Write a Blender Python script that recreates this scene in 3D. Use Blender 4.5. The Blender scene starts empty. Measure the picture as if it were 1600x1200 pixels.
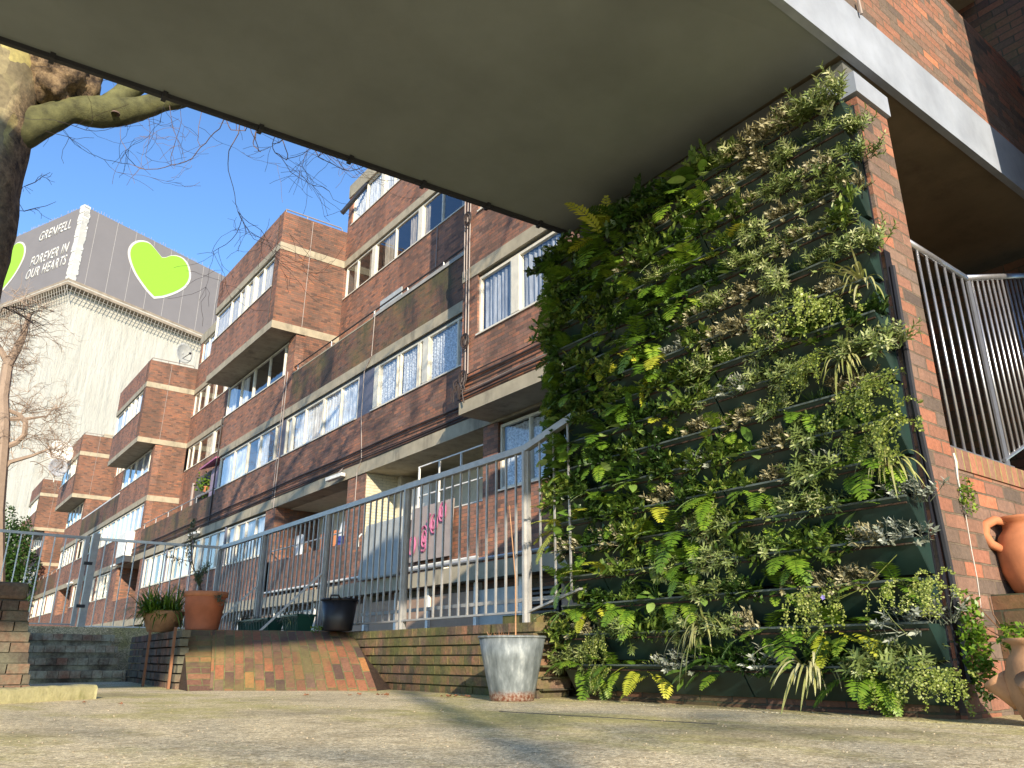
import bpy, math, random
from mathutils import Vector, Matrix, noise
R = math.radians
random.seed(7)
sc = bpy.context.scene

# ------------------------------------------------------------------ camera
cam_d = bpy.data.cameras.new('camera'); cam = bpy.data.objects.new('camera', cam_d)
sc.collection.objects.link(cam); sc.camera = cam
TH, AZ, FPX = R(19.45), R(37.4), 1215.0
cam_d.sensor_width = 36; cam_d.lens = FPX/1600*36; cam_d.clip_start = .05; cam_d.clip_end = 3000
cam.rotation_euler = (math.pi/2+TH, 0, -AZ)

# ------------------------------------------------------------------ sky, sun, exposure
SUN = Vector((-1, -2.3, .875)).normalized()          # direction towards the sun
w = bpy.data.worlds.new('World'); sc.world = w; w.use_nodes = True
nt = w.node_tree; nt.nodes.clear()
out = nt.nodes.new('ShaderNodeOutputWorld'); bg = nt.nodes.new('ShaderNodeBackground')
sky = nt.nodes.new('ShaderNodeTexSky'); sky.sky_type = 'NISHITA'; sky.sun_disc = False
sky.sun_elevation = math.asin(SUN.z); sky.sun_rotation = math.atan2(SUN.x, SUN.y)
sky.air_density = 1.0; sky.dust_density = .1; sky.ozone_density = 3.0; sky.altitude = 0
bg.inputs[1].default_value = .14
hs = nt.nodes.new('ShaderNodeHueSaturation'); hs.inputs['Saturation'].default_value = 1.12; hs.inputs['Value'].default_value = 1.38; hs.inputs['Hue'].default_value = .505
nt.links.new(sky.outputs[0], hs.inputs['Color']); nt.links.new(hs.outputs[0], bg.inputs[0]); nt.links.new(bg.outputs[0], out.inputs[0])
sl = bpy.data.lights.new('sun', 'SUN'); sl.energy = 5.0; sl.angle = R(.5); sl.color = (1, .86, .66)
so = bpy.data.objects.new('sun', sl); sc.collection.objects.link(so)
so.rotation_euler = SUN.to_track_quat('Z', 'Y').to_euler()
sc.view_settings.view_transform = 'Standard'; sc.view_settings.look = 'None'
sc.view_settings.exposure = .62; sc.view_settings.gamma = 1

# ------------------------------------------------------------------ helpers
def ray(px, py):                                     # a direction in the world for a place in the survey photo (1600 wide)
    x = (px-800)/FPX; y = -(py-600)/FPX
    fw = math.cos(TH)-y*math.sin(TH); up = math.sin(TH)+y*math.cos(TH)
    return Vector((fw*math.sin(AZ)+x*math.cos(AZ), fw*math.cos(AZ)-x*math.sin(AZ), up))
def gx(px, py, X): d = ray(px, py); return d*(X/d.x)
def gy(px, py, Y): d = ray(px, py); return d*(Y/d.y)
def gz(px, py, Z): d = ray(px, py); return d*(Z/d.z)
def gd(px, py, D): d = ray(px, py); return d*(D/math.hypot(d.x, d.y))

def link(o): sc.collection.objects.link(o); return o
def tag(o, label=None, cat=None, group=None, kind=None):
    if label: o['label'] = label
    if cat: o['category'] = cat
    if group: o['group'] = group
    if kind: o['kind'] = kind
    return o
def thing(name, loc, label, cat, group=None, rz=0):
    o = link(bpy.data.objects.new(name, None)); o.location = loc; o.rotation_euler.z = rz
    o.empty_display_size = .1
    return tag(o, label, cat, group)

class MB:
    def __init__(s): s.v = []; s.f = []; s.c = []; s.uv = []; s.mi = []; s.cur = 0; s.useuv = False
    def face(s, pts, col=0., uv=None):
        n = len(s.v); s.v += [tuple(p) for p in pts]; s.f.append(tuple(range(n, n+len(pts))))
        s.c.append(col); s.mi.append(s.cur)
        s.uv.append(uv if uv else [(0, 0)]*len(pts))
        if uv: s.useuv = True
    def box(s, x0, x1, y0, y1, z0, z1, col=0.):
        if x0 > x1: x0, x1 = x1, x0
        if y0 > y1: y0, y1 = y1, y0
        if z0 > z1: z0, z1 = z1, z0
        n = len(s.v)
        s.v += [(x, y, z) for z in (z0, z1) for y in (y0, y1) for x in (x0, x1)]
        for q in ((0,2,3,1),(4,5,7,6),(0,1,5,4),(2,6,7,3),(0,4,6,2),(1,3,7,5)):
            s.f.append(tuple(n+i for i in q)); s.c.append(col); s.mi.append(s.cur); s.uv.append([(0,0)]*4)
    def prism(s, base, ext, col=0.):                 # base: list of points, ext: vector
        ext = Vector(ext); b = [Vector(p) for p in base]; n = len(s.v); k = len(b)
        s.v += [tuple(p) for p in b]+[tuple(p+ext) for p in b]
        fs = [tuple(n+i for i in range(k))[::-1], tuple(n+k+i for i in range(k))]
        for i in range(k): j = (i+1) % k; fs.append((n+i, n+j, n+k+j, n+k+i))
        for q in fs: s.f.append(q); s.c.append(col); s.mi.append(s.cur); s.uv.append([(0,0)]*len(q))
    def bar(s, a, b, wx, wy, up=(0,0,1), col=0.):    # rectangular bar between two points
        a = Vector(a); b = Vector(b); d = (b-a).normalized(); u = Vector(up)
        if abs(d.dot(u)) > .95: u = Vector((1,0,0))
        sx = d.cross(u).normalized(); sy = sx.cross(d).normalized()
        base = [a+sx*wx/2*i+sy*wy/2*j for i, j in ((-1,-1),(1,-1),(1,1),(-1,1))]
        s.prism(base, b-a, col)
    def tube(s, pts, rad, n=8, col=0., cap=True):
        pts = [Vector(p) for p in pts]; m = len(pts)
        if not hasattr(rad, '__len__'): rad = [rad]*m
        base = len(s.v); prev = None
        for i, p in enumerate(pts):
            d = (pts[min(i+1, m-1)]-pts[max(i-1, 0)]).normalized()
            if prev is None:
                u = Vector((0,0,1)) if abs(d.z) < .9 else Vector((1,0,0))
                sx = d.cross(u).normalized()
            else:
                sx = (prev-d*prev.dot(d)).normalized()
            prev = sx; sy = d.cross(sx)
            for k in range(n):
                a = 2*math.pi*k/n
                s.v.append(tuple(p+(sx*math.cos(a)+sy*math.sin(a))*rad[i]))
        for i in range(m-1):
            for k in range(n):
                j = (k+1) % n
                s.f.append((base+i*n+k, base+i*n+j, base+(i+1)*n+j, base+(i+1)*n+k)); s.c.append(col); s.mi.append(s.cur); s.uv.append([(0,0)]*4)
        if cap and n > 3:
            for q in (tuple(base+k for k in range(n))[::-1], tuple(base+(m-1)*n+k for k in range(n))):
                s.f.append(q); s.c.append(col); s.mi.append(s.cur); s.uv.append([(0,0)]*n)
    def lathe(s, prof, n=28, c=(0,0,0), col=0.):     # profile (r, z)
        base = len(s.v)
        for r, z in prof:
            for k in range(n):
                a = 2*math.pi*k/n; s.v.append((c[0]+r*math.cos(a), c[1]+r*math.sin(a), c[2]+z))
        for i in range(len(prof)-1):
            for k in range(n):
                j = (k+1) % n
                s.f.append((base+i*n+k, base+i*n+j, base+(i+1)*n+j, base+(i+1)*n+k)); s.c.append(col); s.mi.append(s.cur); s.uv.append([(0,0)]*4)
    def build(s, name, mat, parent=None, smooth=False, bevel=0., fixn=False):
        me = bpy.data.meshes.new(name); me.from_pydata(s.v, [], s.f)
        mats = mat if isinstance(mat, (list, tuple)) else [mat]
        for m in mats: me.materials.append(m)
        if len(mats) > 1: me.polygons.foreach_set('material_index', s.mi)
        at = me.attributes.new('lv', 'FLOAT', 'FACE'); at.data.foreach_set('value', s.c)
        if s.useuv:
            ul = me.uv_layers.new(name='UVMap'); flat = [c for q in s.uv for p in q for c in p]
            ul.data.foreach_set('uv', flat)
        if smooth: me.polygons.foreach_set('use_smooth', [True]*len(s.f))
        me.validate(); me.update()
        o = link(bpy.data.objects.new(name, me))
        if parent:
            o.parent = parent
        if bevel:
            b = o.modifiers.new('b', 'BEVEL'); b.width = bevel; b.segments = 2; b.limit_method = 'ANGLE'
        return o

def unparent_offset(o, root):                        # geometry was written in world coordinates: cancel the root's offset
    o.matrix_parent_inverse = root.matrix_basis.inverted()

# ------------------------------------------------------------------ materials
def newmat(name):
    m = bpy.data.materials.new(name); m.use_nodes = True; t = m.node_tree
    return m, t, t.nodes['Principled BSDF']
def N(t, typ, **kw):
    n = t.nodes.new(typ)
    for k, v in kw.items():
        if k in ('operation', 'blend_type', 'data_type', 'noise_dimensions', 'attribute_name', 'offset', 'feature', 'attribute_type', 'offset_frequency', 'squash', 'interpolation_type', 'object'): setattr(n, k, v)
        else: n.inputs[k.replace('_', ' ')].default_value = v
    return n
def ramp(t, fac, stops, interp='LINEAR'):
    r = t.nodes.new('ShaderNodeValToRGB'); e = r.color_ramp.elements; r.color_ramp.interpolation = interp
    e[0].position = stops[0][0]; e[0].color = (*stops[0][1], 1)
    e[1].position = stops[-1][0]; e[1].color = (*stops[-1][1], 1)
    for p, c in stops[1:-1]:
        q = e.new(p); q.color = (*c, 1)
    t.links.new(fac, r.inputs[0]); return r.outputs[0]
def mixc(t, fac, a, b, mode='MIX'):
    m = t.nodes.new('ShaderNodeMix'); m.data_type = 'RGBA'; m.blend_type = mode
    for sock, v in ((m.inputs[0], fac), (m.inputs[6], a), (m.inputs[7], b)):
        if hasattr(v, 'node'): t.links.new(v, sock)
        elif isinstance(v, tuple): sock.default_value = (*v, 1) if len(v) == 3 else v
        else: sock.default_value = v
    return m.outputs[2]
def math_(t, op, a, b=None):
    m = t.nodes.new('ShaderNodeMath'); m.operation = op
    for s_, v in ((m.inputs[0], a), (m.inputs[1], b)):
        if v is None: continue
        if hasattr(v, 'node'): t.links.new(v, s_)
        else: s_.default_value = v
    return m.outputs[0]
def pos(t): return t.nodes.new('ShaderNodeNewGeometry').outputs['Position']
def noise_(t, scale, detail=4, vec=None, rough=.6, stretch=None):
    n = t.nodes.new('ShaderNodeTexNoise'); n.inputs['Scale'].default_value = scale; n.inputs['Detail'].default_value = detail
    n.inputs['Roughness'].default_value = rough
    v = vec or pos(t)
    if stretch:
        mp = t.nodes.new('ShaderNodeMapping'); mp.inputs['Scale'].default_value = stretch; t.links.new(v, mp.inputs[0]); v = mp.outputs[0]
    t.links.new(v, n.inputs['Vector']); return n.outputs['Fac']
def bump(t, bs, h, strength=.5, dist=.01):
    b = t.nodes.new('ShaderNodeBump'); b.inputs['Strength'].default_value = strength; b.inputs['Distance'].default_value = dist
    t.links.new(h, b.inputs['Height']); t.links.new(b.outputs[0], bs.inputs['Normal']); return b

def plain(name, col, rough=.7, metal=0., var=.12, scale=6., bmp=.2, spec=None, dist=.003):
    m, t, b = newmat(name)
    n = noise_(t, scale, 6)
    c = tuple(col)
    t.links.new(ramp(t, n, [(.3, tuple(x*(1-var) for x in c)), (.7, tuple(min(1, x*(1+var)) for x in c))]), b.inputs['Base Color'])
    b.inputs['Roughness'].default_value = rough; b.inputs['Metallic'].default_value = metal
    if bmp: bump(t, b, noise_(t, scale*9, 4), bmp, dist)
    return m

def wallvec(t):
    """2-D coordinates in metres lying in whichever wall plane the face is"""
    g = t.nodes.new('ShaderNodeNewGeometry'); sp = t.nodes.new('ShaderNodeSeparateXYZ'); t.links.new(g.outputs['Position'], sp.inputs[0])
    sn = t.nodes.new('ShaderNodeSeparateXYZ'); t.links.new(g.outputs['True Normal'], sn.inputs[0])
    ax = math_(t, 'ABSOLUTE', sn.outputs[0]); az = math_(t, 'ABSOLUTE', sn.outputs[2])
    isx = math_(t, 'GREATER_THAN', ax, .6); isz = math_(t, 'GREATER_THAN', az, .6)
    def sel(f, a, b):                                # b where f else a
        return math_(t, 'ADD', math_(t, 'MULTIPLY', f, b), math_(t, 'MULTIPLY', math_(t, 'SUBTRACT', 1., f), a))
    u = sel(isx, sp.outputs[0], sp.outputs[1]); v = sel(isz, sp.outputs[2], sp.outputs[1]); u = sel(isz, u, sp.outputs[0])
    cb = t.nodes.new('ShaderNodeCombineXYZ'); t.links.new(u, cb.inputs[0]); t.links.new(v, cb.inputs[1])
    return cb.outputs[0]

BRK = [(0, (.12, .065, .052)), (.18, (.19, .10, .068)), (.36, (.28, .125, .08)), (.5, (.21, .12, .09)), (.66, (.34, .14, .08)), (.8, (.27, .125, .082)), (.92, (.17, .105, .085)), (1, (.38, .165, .085))]
BRN = [(0, (.09, .07, .062)), (.2, (.16, .12, .095)), (.33, (.30, .135, .085)), (.45, (.16, .125, .10)), (.58, (.42, .15, .08)), (.68, (.22, .155, .12)), (.8, (.33, .14, .09)), (.9, (.17, .135, .115)), (1, (.48, .19, .10))]
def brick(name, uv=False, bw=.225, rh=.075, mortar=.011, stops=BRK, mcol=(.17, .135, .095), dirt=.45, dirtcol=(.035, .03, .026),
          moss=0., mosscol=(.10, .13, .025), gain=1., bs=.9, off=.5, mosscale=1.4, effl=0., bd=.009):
    m, t, b = newmat(name)
    if uv:
        v = t.nodes.new('ShaderNodeUVMap').outputs[0]
    else: v = wallvec(t)
    # wobble so that courses are not ruler straight
    nz = t.nodes.new('ShaderNodeTexNoise'); nz.inputs['Scale'].default_value = 9; nz.inputs['Detail'].default_value = 2
    t.links.new(pos(t), nz.inputs['Vector'])
    va = t.nodes.new('ShaderNodeVectorMath'); va.operation = 'SCALE'; va.inputs['Scale'].default_value = .007
    t.links.new(nz.outputs['Color'], va.inputs[0])
    vb = t.nodes.new('ShaderNodeVectorMath'); vb.operation = 'ADD'; t.links.new(v, vb.inputs[0]); t.links.new(va.outputs[0], vb.inputs[1])
    br = t.nodes.new('ShaderNodeTexBrick'); br.offset = off
    br.inputs['Color1'].default_value = (0,0,0,1); br.inputs['Color2'].default_value = (1,1,1,1); br.inputs['Mortar'].default_value = (.5,.5,.5,1)
    br.inputs['Scale'].default_value = 1; br.inputs['Brick Width'].default_value = bw; br.inputs['Row Height'].default_value = rh
    br.inputs['Mortar Size'].default_value = mortar/2; br.inputs['Mortar Smooth'].default_value = .25; br.inputs['Bias'].default_value = 0
    t.links.new(vb.outputs[0], br.inputs['Vector'])
    col = ramp(t, br.outputs['Color'], [(p, tuple(x*gain for x in c)) for p, c in stops])
    fine = noise_(t, 45, 6)
    col = mixc(t, .7, col, ramp(t, fine, [(.25, (.55,.55,.55)), (.75, (1.35,1.3,1.25))]), 'MULTIPLY')
    mc = mixc(t, 1., mcol, ramp(t, noise_(t, 20, 4), [(.3, (.6,.6,.6)), (.7, (1.4,1.4,1.4))]), 'MULTIPLY')
    col = mixc(t, br.outputs['Fac'], col, mc)
    big = noise_(t, .9, 6, stretch=(1, 1, .35), rough=.65)
    dm = math_(t, 'MULTIPLY', ramp_f(t, big, .44, .64), dirt)
    col = mixc(t, dm, col, dirtcol)
    if effl:
        e = ramp_f(t, noise_(t, 2.2, 7, rough=.7), .6, .75); col = mixc(t, math_(t, 'MULTIPLY', e, effl), col, (.42, .36, .28))
    if moss:
        ms = ramp_f(t, noise_(t, mosscale, 7, rough=.65), .42, .62)
        col = mixc(t, math_(t, 'MULTIPLY', ms, moss), col, mixc(t, noise_(t, 30, 3), tuple(c*.6 for c in mosscol), tuple(c*1.5 for c in mosscol)))
    t.links.new(col, b.inputs['Base Color'])
    b.inputs['Roughness'].default_value = .85
    h = math_(t, 'ADD', math_(t, 'MULTIPLY', math_(t, 'SUBTRACT', 1., br.outputs['Fac']), 1.), math_(t, 'MULTIPLY', fine, .35))
    bump(t, b, h, bs, bd)
    return m
def ramp_f(t, f, a, b):
    m = t.nodes.new('ShaderNodeMapRange'); m.inputs[1].default_value = a; m.inputs[2].default_value = b; m.inputs[3].default_value = 0; m.inputs[4].default_value = 1
    m.interpolation_type = 'SMOOTHSTEP'; t.links.new(f, m.inputs[0]); return m.outputs[0]

def concrete(name, col, streak=.35, dark=(.06, .055, .045), scale=1.0, bmp=.3):
    m, t, b = newmat(name)
    n1 = noise_(t, 3*scale, 7); n2 = noise_(t, 2.2*scale, 6, stretch=(1, 1, .25), rough=.7)
    c = ramp(t, n1, [(.3, tuple(x*.78 for x in col)), (.7, tuple(min(1, x*1.12) for x in col))])
    c = mixc(t, math_(t, 'MULTIPLY', ramp_f(t, n2, .5, .75), streak), c, dark)
    t.links.new(c, b.inputs['Base Color']); b.inputs['Roughness'].default_value = .8
    bump(t, b, noise_(t, 60, 5), bmp, .004)
    return m

M = {}
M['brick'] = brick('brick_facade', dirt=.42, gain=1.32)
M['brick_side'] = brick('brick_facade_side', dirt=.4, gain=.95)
M['brick_dirty'] = brick('brick_stained_parapet', dirt=.85, moss=.3, mosscol=(.14,.15,.03), mosscale=.7, gain=.72)
M['brick_near'] = brick('brick_near', stops=BRN, dirt=.4, gain=1.0, mcol=(.15, .115, .08), bs=1.0, effl=.2, bd=.014)
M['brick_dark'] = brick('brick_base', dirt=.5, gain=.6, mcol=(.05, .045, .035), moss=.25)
M['brick_cream'] = brick('brick_cream_paint', stops=[(0, (.62,.58,.42)), (1, (.72,.68,.5))], mcol=(.45,.42,.3), dirt=.1, effl=0)
HB = [(0, (.07,.05,.035)), (.3, (.15,.085,.055)), (.6, (.23,.10,.06)), (.8, (.13,.09,.06)), (1, (.26,.12,.07))]
M['brick_low'] = brick('brick_low_wall', bw=.1125, rh=.075, mortar=.014, stops=HB, mcol=(.018,.016,.012), moss=.62, mosscol=(.11,.135,.03), dirt=.35, bs=1., mosscale=1.1)
def brick_single(name, moss, mosscol, gain=1.):
    m, t, b = newmat(name)
    at = t.nodes.new('ShaderNodeAttribute'); at.attribute_name = 'lv'
    c = ramp(t, at.outputs['Fac'], [(0, (.06*gain,.05*gain,.04*gain)), (.35, (.13*gain,.085*gain,.06*gain)), (.6, (.22*gain,.11*gain,.07*gain)), (.8, (.12*gain,.09*gain,.07*gain)), (1, (.27*gain,.13*gain,.08*gain))])
    fine = noise_(t, 40, 6); c = mixc(t, .8, c, ramp(t, fine, [(.25, (.5,.5,.5)), (.75, (1.4,1.35,1.3))]), 'MULTIPLY')
    ms = ramp_f(t, noise_(t, 1.7, 8, rough=.68), .40, .60)
    c = mixc(t, math_(t, 'MULTIPLY', ms, moss), c, mixc(t, fine, tuple(x*.5 for x in mosscol), tuple(x*1.6 for x in mosscol)))
    t.links.new(c, b.inputs['Base Color']); b.inputs['Roughness'].default_value = .9; bump(t, b, fine, .8, .008); return m
M['course_low'] = brick_single('mossy_course', .8, (.12,.13,.035), 1.15)
M['course_dark'] = brick_single('dark_course', .95, (.13,.128,.09), 1.05)
M['course_lichen'] = brick_single('lichen_course', .85, (.50,.50,.38), 1.6)
M['brick_steps'] = brick('brick_steps', bw=.1125, rh=.075, mortar=.014, stops=HB, mcol=(.02,.018,.014), moss=.75, mosscol=(.13,.14,.09), dirt=.4, bs=1., mosscale=5)
M['brick_ramp'] = brick('brick_ramp', uv=True, rh=.082, bw=.225, stops=[(0,(.12,.075,.06)), (.25,(.26,.12,.075)), (.45,(.40,.155,.07)), (.6,(.24,.145,.09)), (.75,(.46,.175,.075)), (.9,(.20,.13,.10)), (1,(.50,.23,.08))],
                        mcol=(.17,.17,.07), moss=.5, mosscol=(.17,.16,.05), dirt=.45, mosscale=2.5, gain=.85, bd=.012)
M['concrete'] = concrete('concrete_band', (.40, .35, .25), .6)
M['concrete_grey'] = concrete('concrete_soffit', (.36, .33, .27), .25)
M['coping'] = concrete('concrete_coping', (.38, .37, .34), .4)
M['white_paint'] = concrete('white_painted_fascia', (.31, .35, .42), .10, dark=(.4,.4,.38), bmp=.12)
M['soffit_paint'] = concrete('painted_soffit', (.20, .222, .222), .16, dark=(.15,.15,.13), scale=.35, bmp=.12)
M['bearing'] = concrete('bearing_strip', (.12,.125,.12), .3)
M['soffit_raw'] = concrete('raw_soffit', (.21, .17, .11), .5, dark=(.08,.06,.04), scale=.8)
M['frame'] = plain('cream_window_frame', (.72, .67, .55), .5, bmp=.05)
M['white'] = plain('white_surface', (.78, .77, .72), .5, bmp=.05)
M['galv'] = plain('galvanised_steel', (.44, .435, .425), .45, metal=.35, var=.15, scale=12, bmp=.1)
M['galv_r'] = plain('galvanised_rail_round', (.46, .47, .50), .33, metal=.75, var=.1, scale=12, bmp=.05)
M['cable'] = plain('dark_cable', (.05, .035, .03), .6)
M['pipe_grey'] = plain('grey_pipe', (.30, .25, .22), .5)
M['dark_metal'] = plain('dark_metal', (.03, .03, .035), .5)
M['room'] = plain('dim_room', (.10, .09, .08), .9, bmp=0)  # dark colour stands in for the dimness of rooms and recesses
M['cream_wall'] = plain('cream_plaster', (.62, .58, .46), .8)
M['brown_panel'] = plain('brown_door_panel', (.34, .22, .15), .6, bmp=.05)
M['grey_panel'] = plain('grey_door_panel', (.42, .44, .43), .5, bmp=.05)
M['purple'] = plain('lilac_panel', (.30, .24, .33), .7)
M['blue_panel'] = plain('slate_panel', (.13, .13, .17), .5)
M['pink'] = plain('pink_paint', (.45, .13, .25), .6)
M['board'] = plain('pale_board', (.36, .30, .27), .7)
M['sheet'] = concrete('grey_mattress_cover', (.40, .42, .40), .3)
M['orange_cloth'] = plain('orange_box', (.45, .17, .07), .7)
M['blue_cloth'] = plain('blue_bag', (.05, .06, .25), .6)
M['leaf_far'] = plain('far_foliage', (.05, .09, .02), .7, var=.5, scale=3)
M['soil'] = plain('soil', (.055, .03, .018), .95, var=.5, scale=40, bmp=.8, dist=.01)
M['dry_leaf'] = plain('dry_leaf', (.26, .12, .06), .8)
M['terracotta'] = plain('terracotta', (.50, .19, .085), .75, var=.2, scale=9)
M['terracotta_old'] = plain('weathered_terracotta', (.46, .25, .13), .8, var=.35, scale=7, bmp=.3)
M['black_plastic'] = plain('black_plastic', (.018, .018, .022), .42, bmp=.05)
M['green_plastic'] = plain('green_plastic', (.02, .085, .06), .4, bmp=.05)
M['planter'] = plain('dark_green_planter', (.014, .034, .029), .42, var=.35, scale=7, bmp=.12)
M['planter_lip'] = plain('lip_highlight', (.075,.095,.085), .5, var=.4, scale=12)  # lighter tone paints a highlight line along each trough edge
M['membrane'] = plain('black_membrane', (.012, .013, .02), .5)

def galv_bucket():
    m, t, b = newmat('weathered_zinc')
    n = noise_(t, 22, 7, stretch=(1,1,.3)); c = ramp(t, n, [(.32, (.11,.13,.135)), (.55, (.23,.26,.27)), (.72, (.42,.45,.45))])
    g = t.nodes.new('ShaderNodeTexCoord'); sp = t.nodes.new('ShaderNodeSeparateXYZ'); t.links.new(g.outputs['Object'], sp.inputs[0])
    low = math_(t, 'MULTIPLY', math_(t, 'SUBTRACT', 1., ramp_f(t, math_(t, 'ADD', sp.outputs[2], math_(t, 'MULTIPLY', noise_(t, 30, 5), .05)), .055, .095)), 1.)
    rust = ramp(t, noise_(t, 60, 6), [(.4, (.18,.06,.03)), (.62, (.38,.30,.24))])
    c = mixc(t, low, c, rust); t.links.new(c, b.inputs['Base Color']); b.inputs['Roughness'].default_value = .55; b.inputs['Metallic'].default_value = .25
    bump(t, b, noise_(t, 80, 4), .3, .003); return m
M['zinc'] = galv_bucket()

def glass_mat(name, tint=(.92, .95, .97), base=.13):
    m = bpy.data.materials.new(name); m.use_nodes = True; t = m.node_tree; t.nodes.clear()
    o = t.nodes.new('ShaderNodeOutputMaterial'); mx = t.nodes.new('ShaderNodeMixShader')
    tr = t.nodes.new('ShaderNodeBsdfTransparent'); tr.inputs[0].default_value = (*tint, 1)
    gl = t.nodes.new('ShaderNodeBsdfGlossy'); gl.inputs['Roughness'].default_value = .015; gl.inputs['Color'].default_value = (.95,.97,1,1)
    fr = t.nodes.new('ShaderNodeLayerWeight'); fr.inputs[0].default_value = .5; f4 = math_(t, 'MULTIPLY', math_(t, 'POWER', fr.outputs['Facing'], 4.), .7)
    nz = noise_(t, 1.3, 2); bp = t.nodes.new('ShaderNodeBump'); bp.inputs['Strength'].default_value = .08; bp.inputs['Distance'].default_value = .05
    t.links.new(nz, bp.inputs['Height']); t.links.new(bp.outputs[0], gl.inputs['Normal'])
    t.links.new(math_(t, 'ADD', f4, base), mx.inputs[0]); t.links.new(tr.outputs[0], mx.inputs[1]); t.links.new(gl.outputs[0], mx.inputs[2])
    t.links.new(mx.outputs[0], o.inputs[0]); return m
M['glass'] = glass_mat('window_glass')
def curtain_mat(name, col, lace=False):
    m, t, b = newmat(name)
    n = noise_(t, 5 if not lace else 26, 5, stretch=(1, 4, .5) if not lace else None)
    lo = .55 if not lace else .3
    t.links.new(ramp(t, n, [(.35, tuple(x*lo for x in col)), (.62, col)]), b.inputs['Base Color']); b.inputs['Roughness'].default_value = .9
    return m
M['net'] = curtain_mat('net_curtain', (.85, .85, .84)); M['lace'] = curtain_mat('lace_curtain', (.8, .82, .84), True)
M['cream_curtain'] = curtain_mat('cream_curtain', (.66, .6, .48)); M['beige_curtain'] = curtain_mat('beige_curtain', (.42, .36, .28))
M['grey_blind'] = curtain_mat('grey_blind', (.44, .46, .5))

def ground_mat():
    m, t, b = newmat('worn_paving')
    v = pos(t)
    fine = noise_(t, 230, 3, rough=.8); mid = noise_(t, 14, 7); big = noise_(t, .8, 6)
    c = ramp(t, fine, [(.34, (.22,.17,.09)), (.5, (.70,.59,.37)), (.62, (.98,.89,.66))])  # tone range widened to paint in sunny patches and dapple shade
    c = mixc(t, ramp_f(t, mid, .45, .7), c, mixc(t, fine, (.26,.21,.12), (.72,.60,.38)))
    moss = math_(t, 'MULTIPLY', ramp_f(t, noise_(t, .9, 7, stretch=(1.,.55,1), rough=.68), .45, .63), .75)
    c = mixc(t, moss, c, mixc(t, fine, (.20,.19,.03), (.66,.60,.20)))
    c = mixc(t, math_(t, 'MULTIPLY', ramp_f(t, big, .5, .66), .5), c, (.17,.145,.09))
    t.links.new(c, b.inputs['Base Color']); b.inputs['Roughness'].default_value = .9
    vo = t.nodes.new('ShaderNodeTexVoronoi'); vo.inputs['Scale'].default_value = 95; t.links.new(v, vo.inputs['Vector'])
    sp_ = t.nodes.new('ShaderNodeSeparateColor'); t.links.new(vo.outputs['Color'], sp_.inputs[0])
    c = mixc(t, .75, c, ramp(t, sp_.outputs[0], [(0, (.45,.43,.38)), (.25, (.8,.78,.72)), (.7, (1.1,1.1,1.08)), (1, (1.5,1.5,1.45))]), 'MULTIPLY')
    t.links.new(c, b.inputs['Base Color'])
    h = math_(t, 'ADD', sp_.outputs[0], math_(t, 'MULTIPLY', mid, 1.2)); bump(t, b, h, .5, .008)
    return m
M['ground'] = ground_mat()
M['asphalt'] = plain('asphalt', (.06, .058, .055), .9, var=.3, scale=4, bmp=.4)
M['kerb'] = concrete('mossy_kerb', (.40, .37, .20), .75, dark=(.16,.17,.04), scale=9, bmp=1.)

def bark_mat():
    m, t, b = newmat('plane_tree_bark')
    vz = t.nodes.new('ShaderNodeTexCoord').outputs['Object']
    nn = t.nodes.new('ShaderNodeTexNoise'); nn.inputs['Scale'].default_value = 3; nn.inputs['Detail'].default_value = 5; t.links.new(vz, nn.inputs['Vector'])
    sc_ = t.nodes.new('ShaderNodeVectorMath'); sc_.operation = 'SCALE'; sc_.inputs['Scale'].default_value = .22; t.links.new(nn.outputs['Color'], sc_.inputs[0])
    ad = t.nodes.new('ShaderNodeVectorMath'); ad.operation = 'ADD'; t.links.new(vz, ad.inputs[0]); t.links.new(sc_.outputs[0], ad.inputs[1])
    mp = t.nodes.new('ShaderNodeMapping'); mp.inputs['Scale'].default_value = (1,1,.65); t.links.new(ad.outputs[0], mp.inputs[0])
    vo = t.nodes.new('ShaderNodeTexVoronoi'); vo.inputs['Scale'].default_value = 5.5; t.links.new(mp.outputs[0], vo.inputs['Vector'])
    sep = t.nodes.new('ShaderNodeSeparateColor'); t.links.new(vo.outputs['Color'], sep.inputs[0])
    c = ramp(t, sep.outputs[0], [(0, (.24,.20,.12)), (.35, (.33,.28,.16)), (.6, (.27,.23,.13)), (.72, (.50,.43,.17)), (1, (.60,.47,.16))], 'CONSTANT')
    c = mixc(t, .6, c, ramp(t, noise_(t, 18, 7, vec=vz), [(.3, (.5,.5,.5)), (.7, (1.3,1.3,1.2))]), 'MULTIPLY')
    # rough brown bark on the side of the burr
    at = t.nodes.new('ShaderNodeAttribute'); at.attribute_name = 'rough'
    rg = noise_(t, 9, 9, vec=vz, rough=.75)
    c = mixc(t, at.outputs['Fac'], c, ramp(t, rg, [(.38, (.04,.027,.018)), (.5, (.19,.13,.075)), (.64, (.38,.27,.15))]))
    t.links.new(c, b.inputs['Base Color']); b.inputs['Roughness'].default_value = .85
    h = math_(t, 'ADD', sep.outputs[0], math_(t, 'MULTIPLY', math_(t, 'MULTIPLY', rg, at.outputs['Fac']), 6.)); bump(t, b, h, .6, .02)
    return m
M['bark'] = bark_mat()
M['branch'] = plain('green_limb_bark', (.10, .10, .038), .85, var=.55, scale=7, bmp=.6, dist=.012)
M['twig'] = plain('twig', (.15, .10, .08), .8)
M['twig_far'] = plain('far_twig', (.30, .22, .16), .8)

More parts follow.
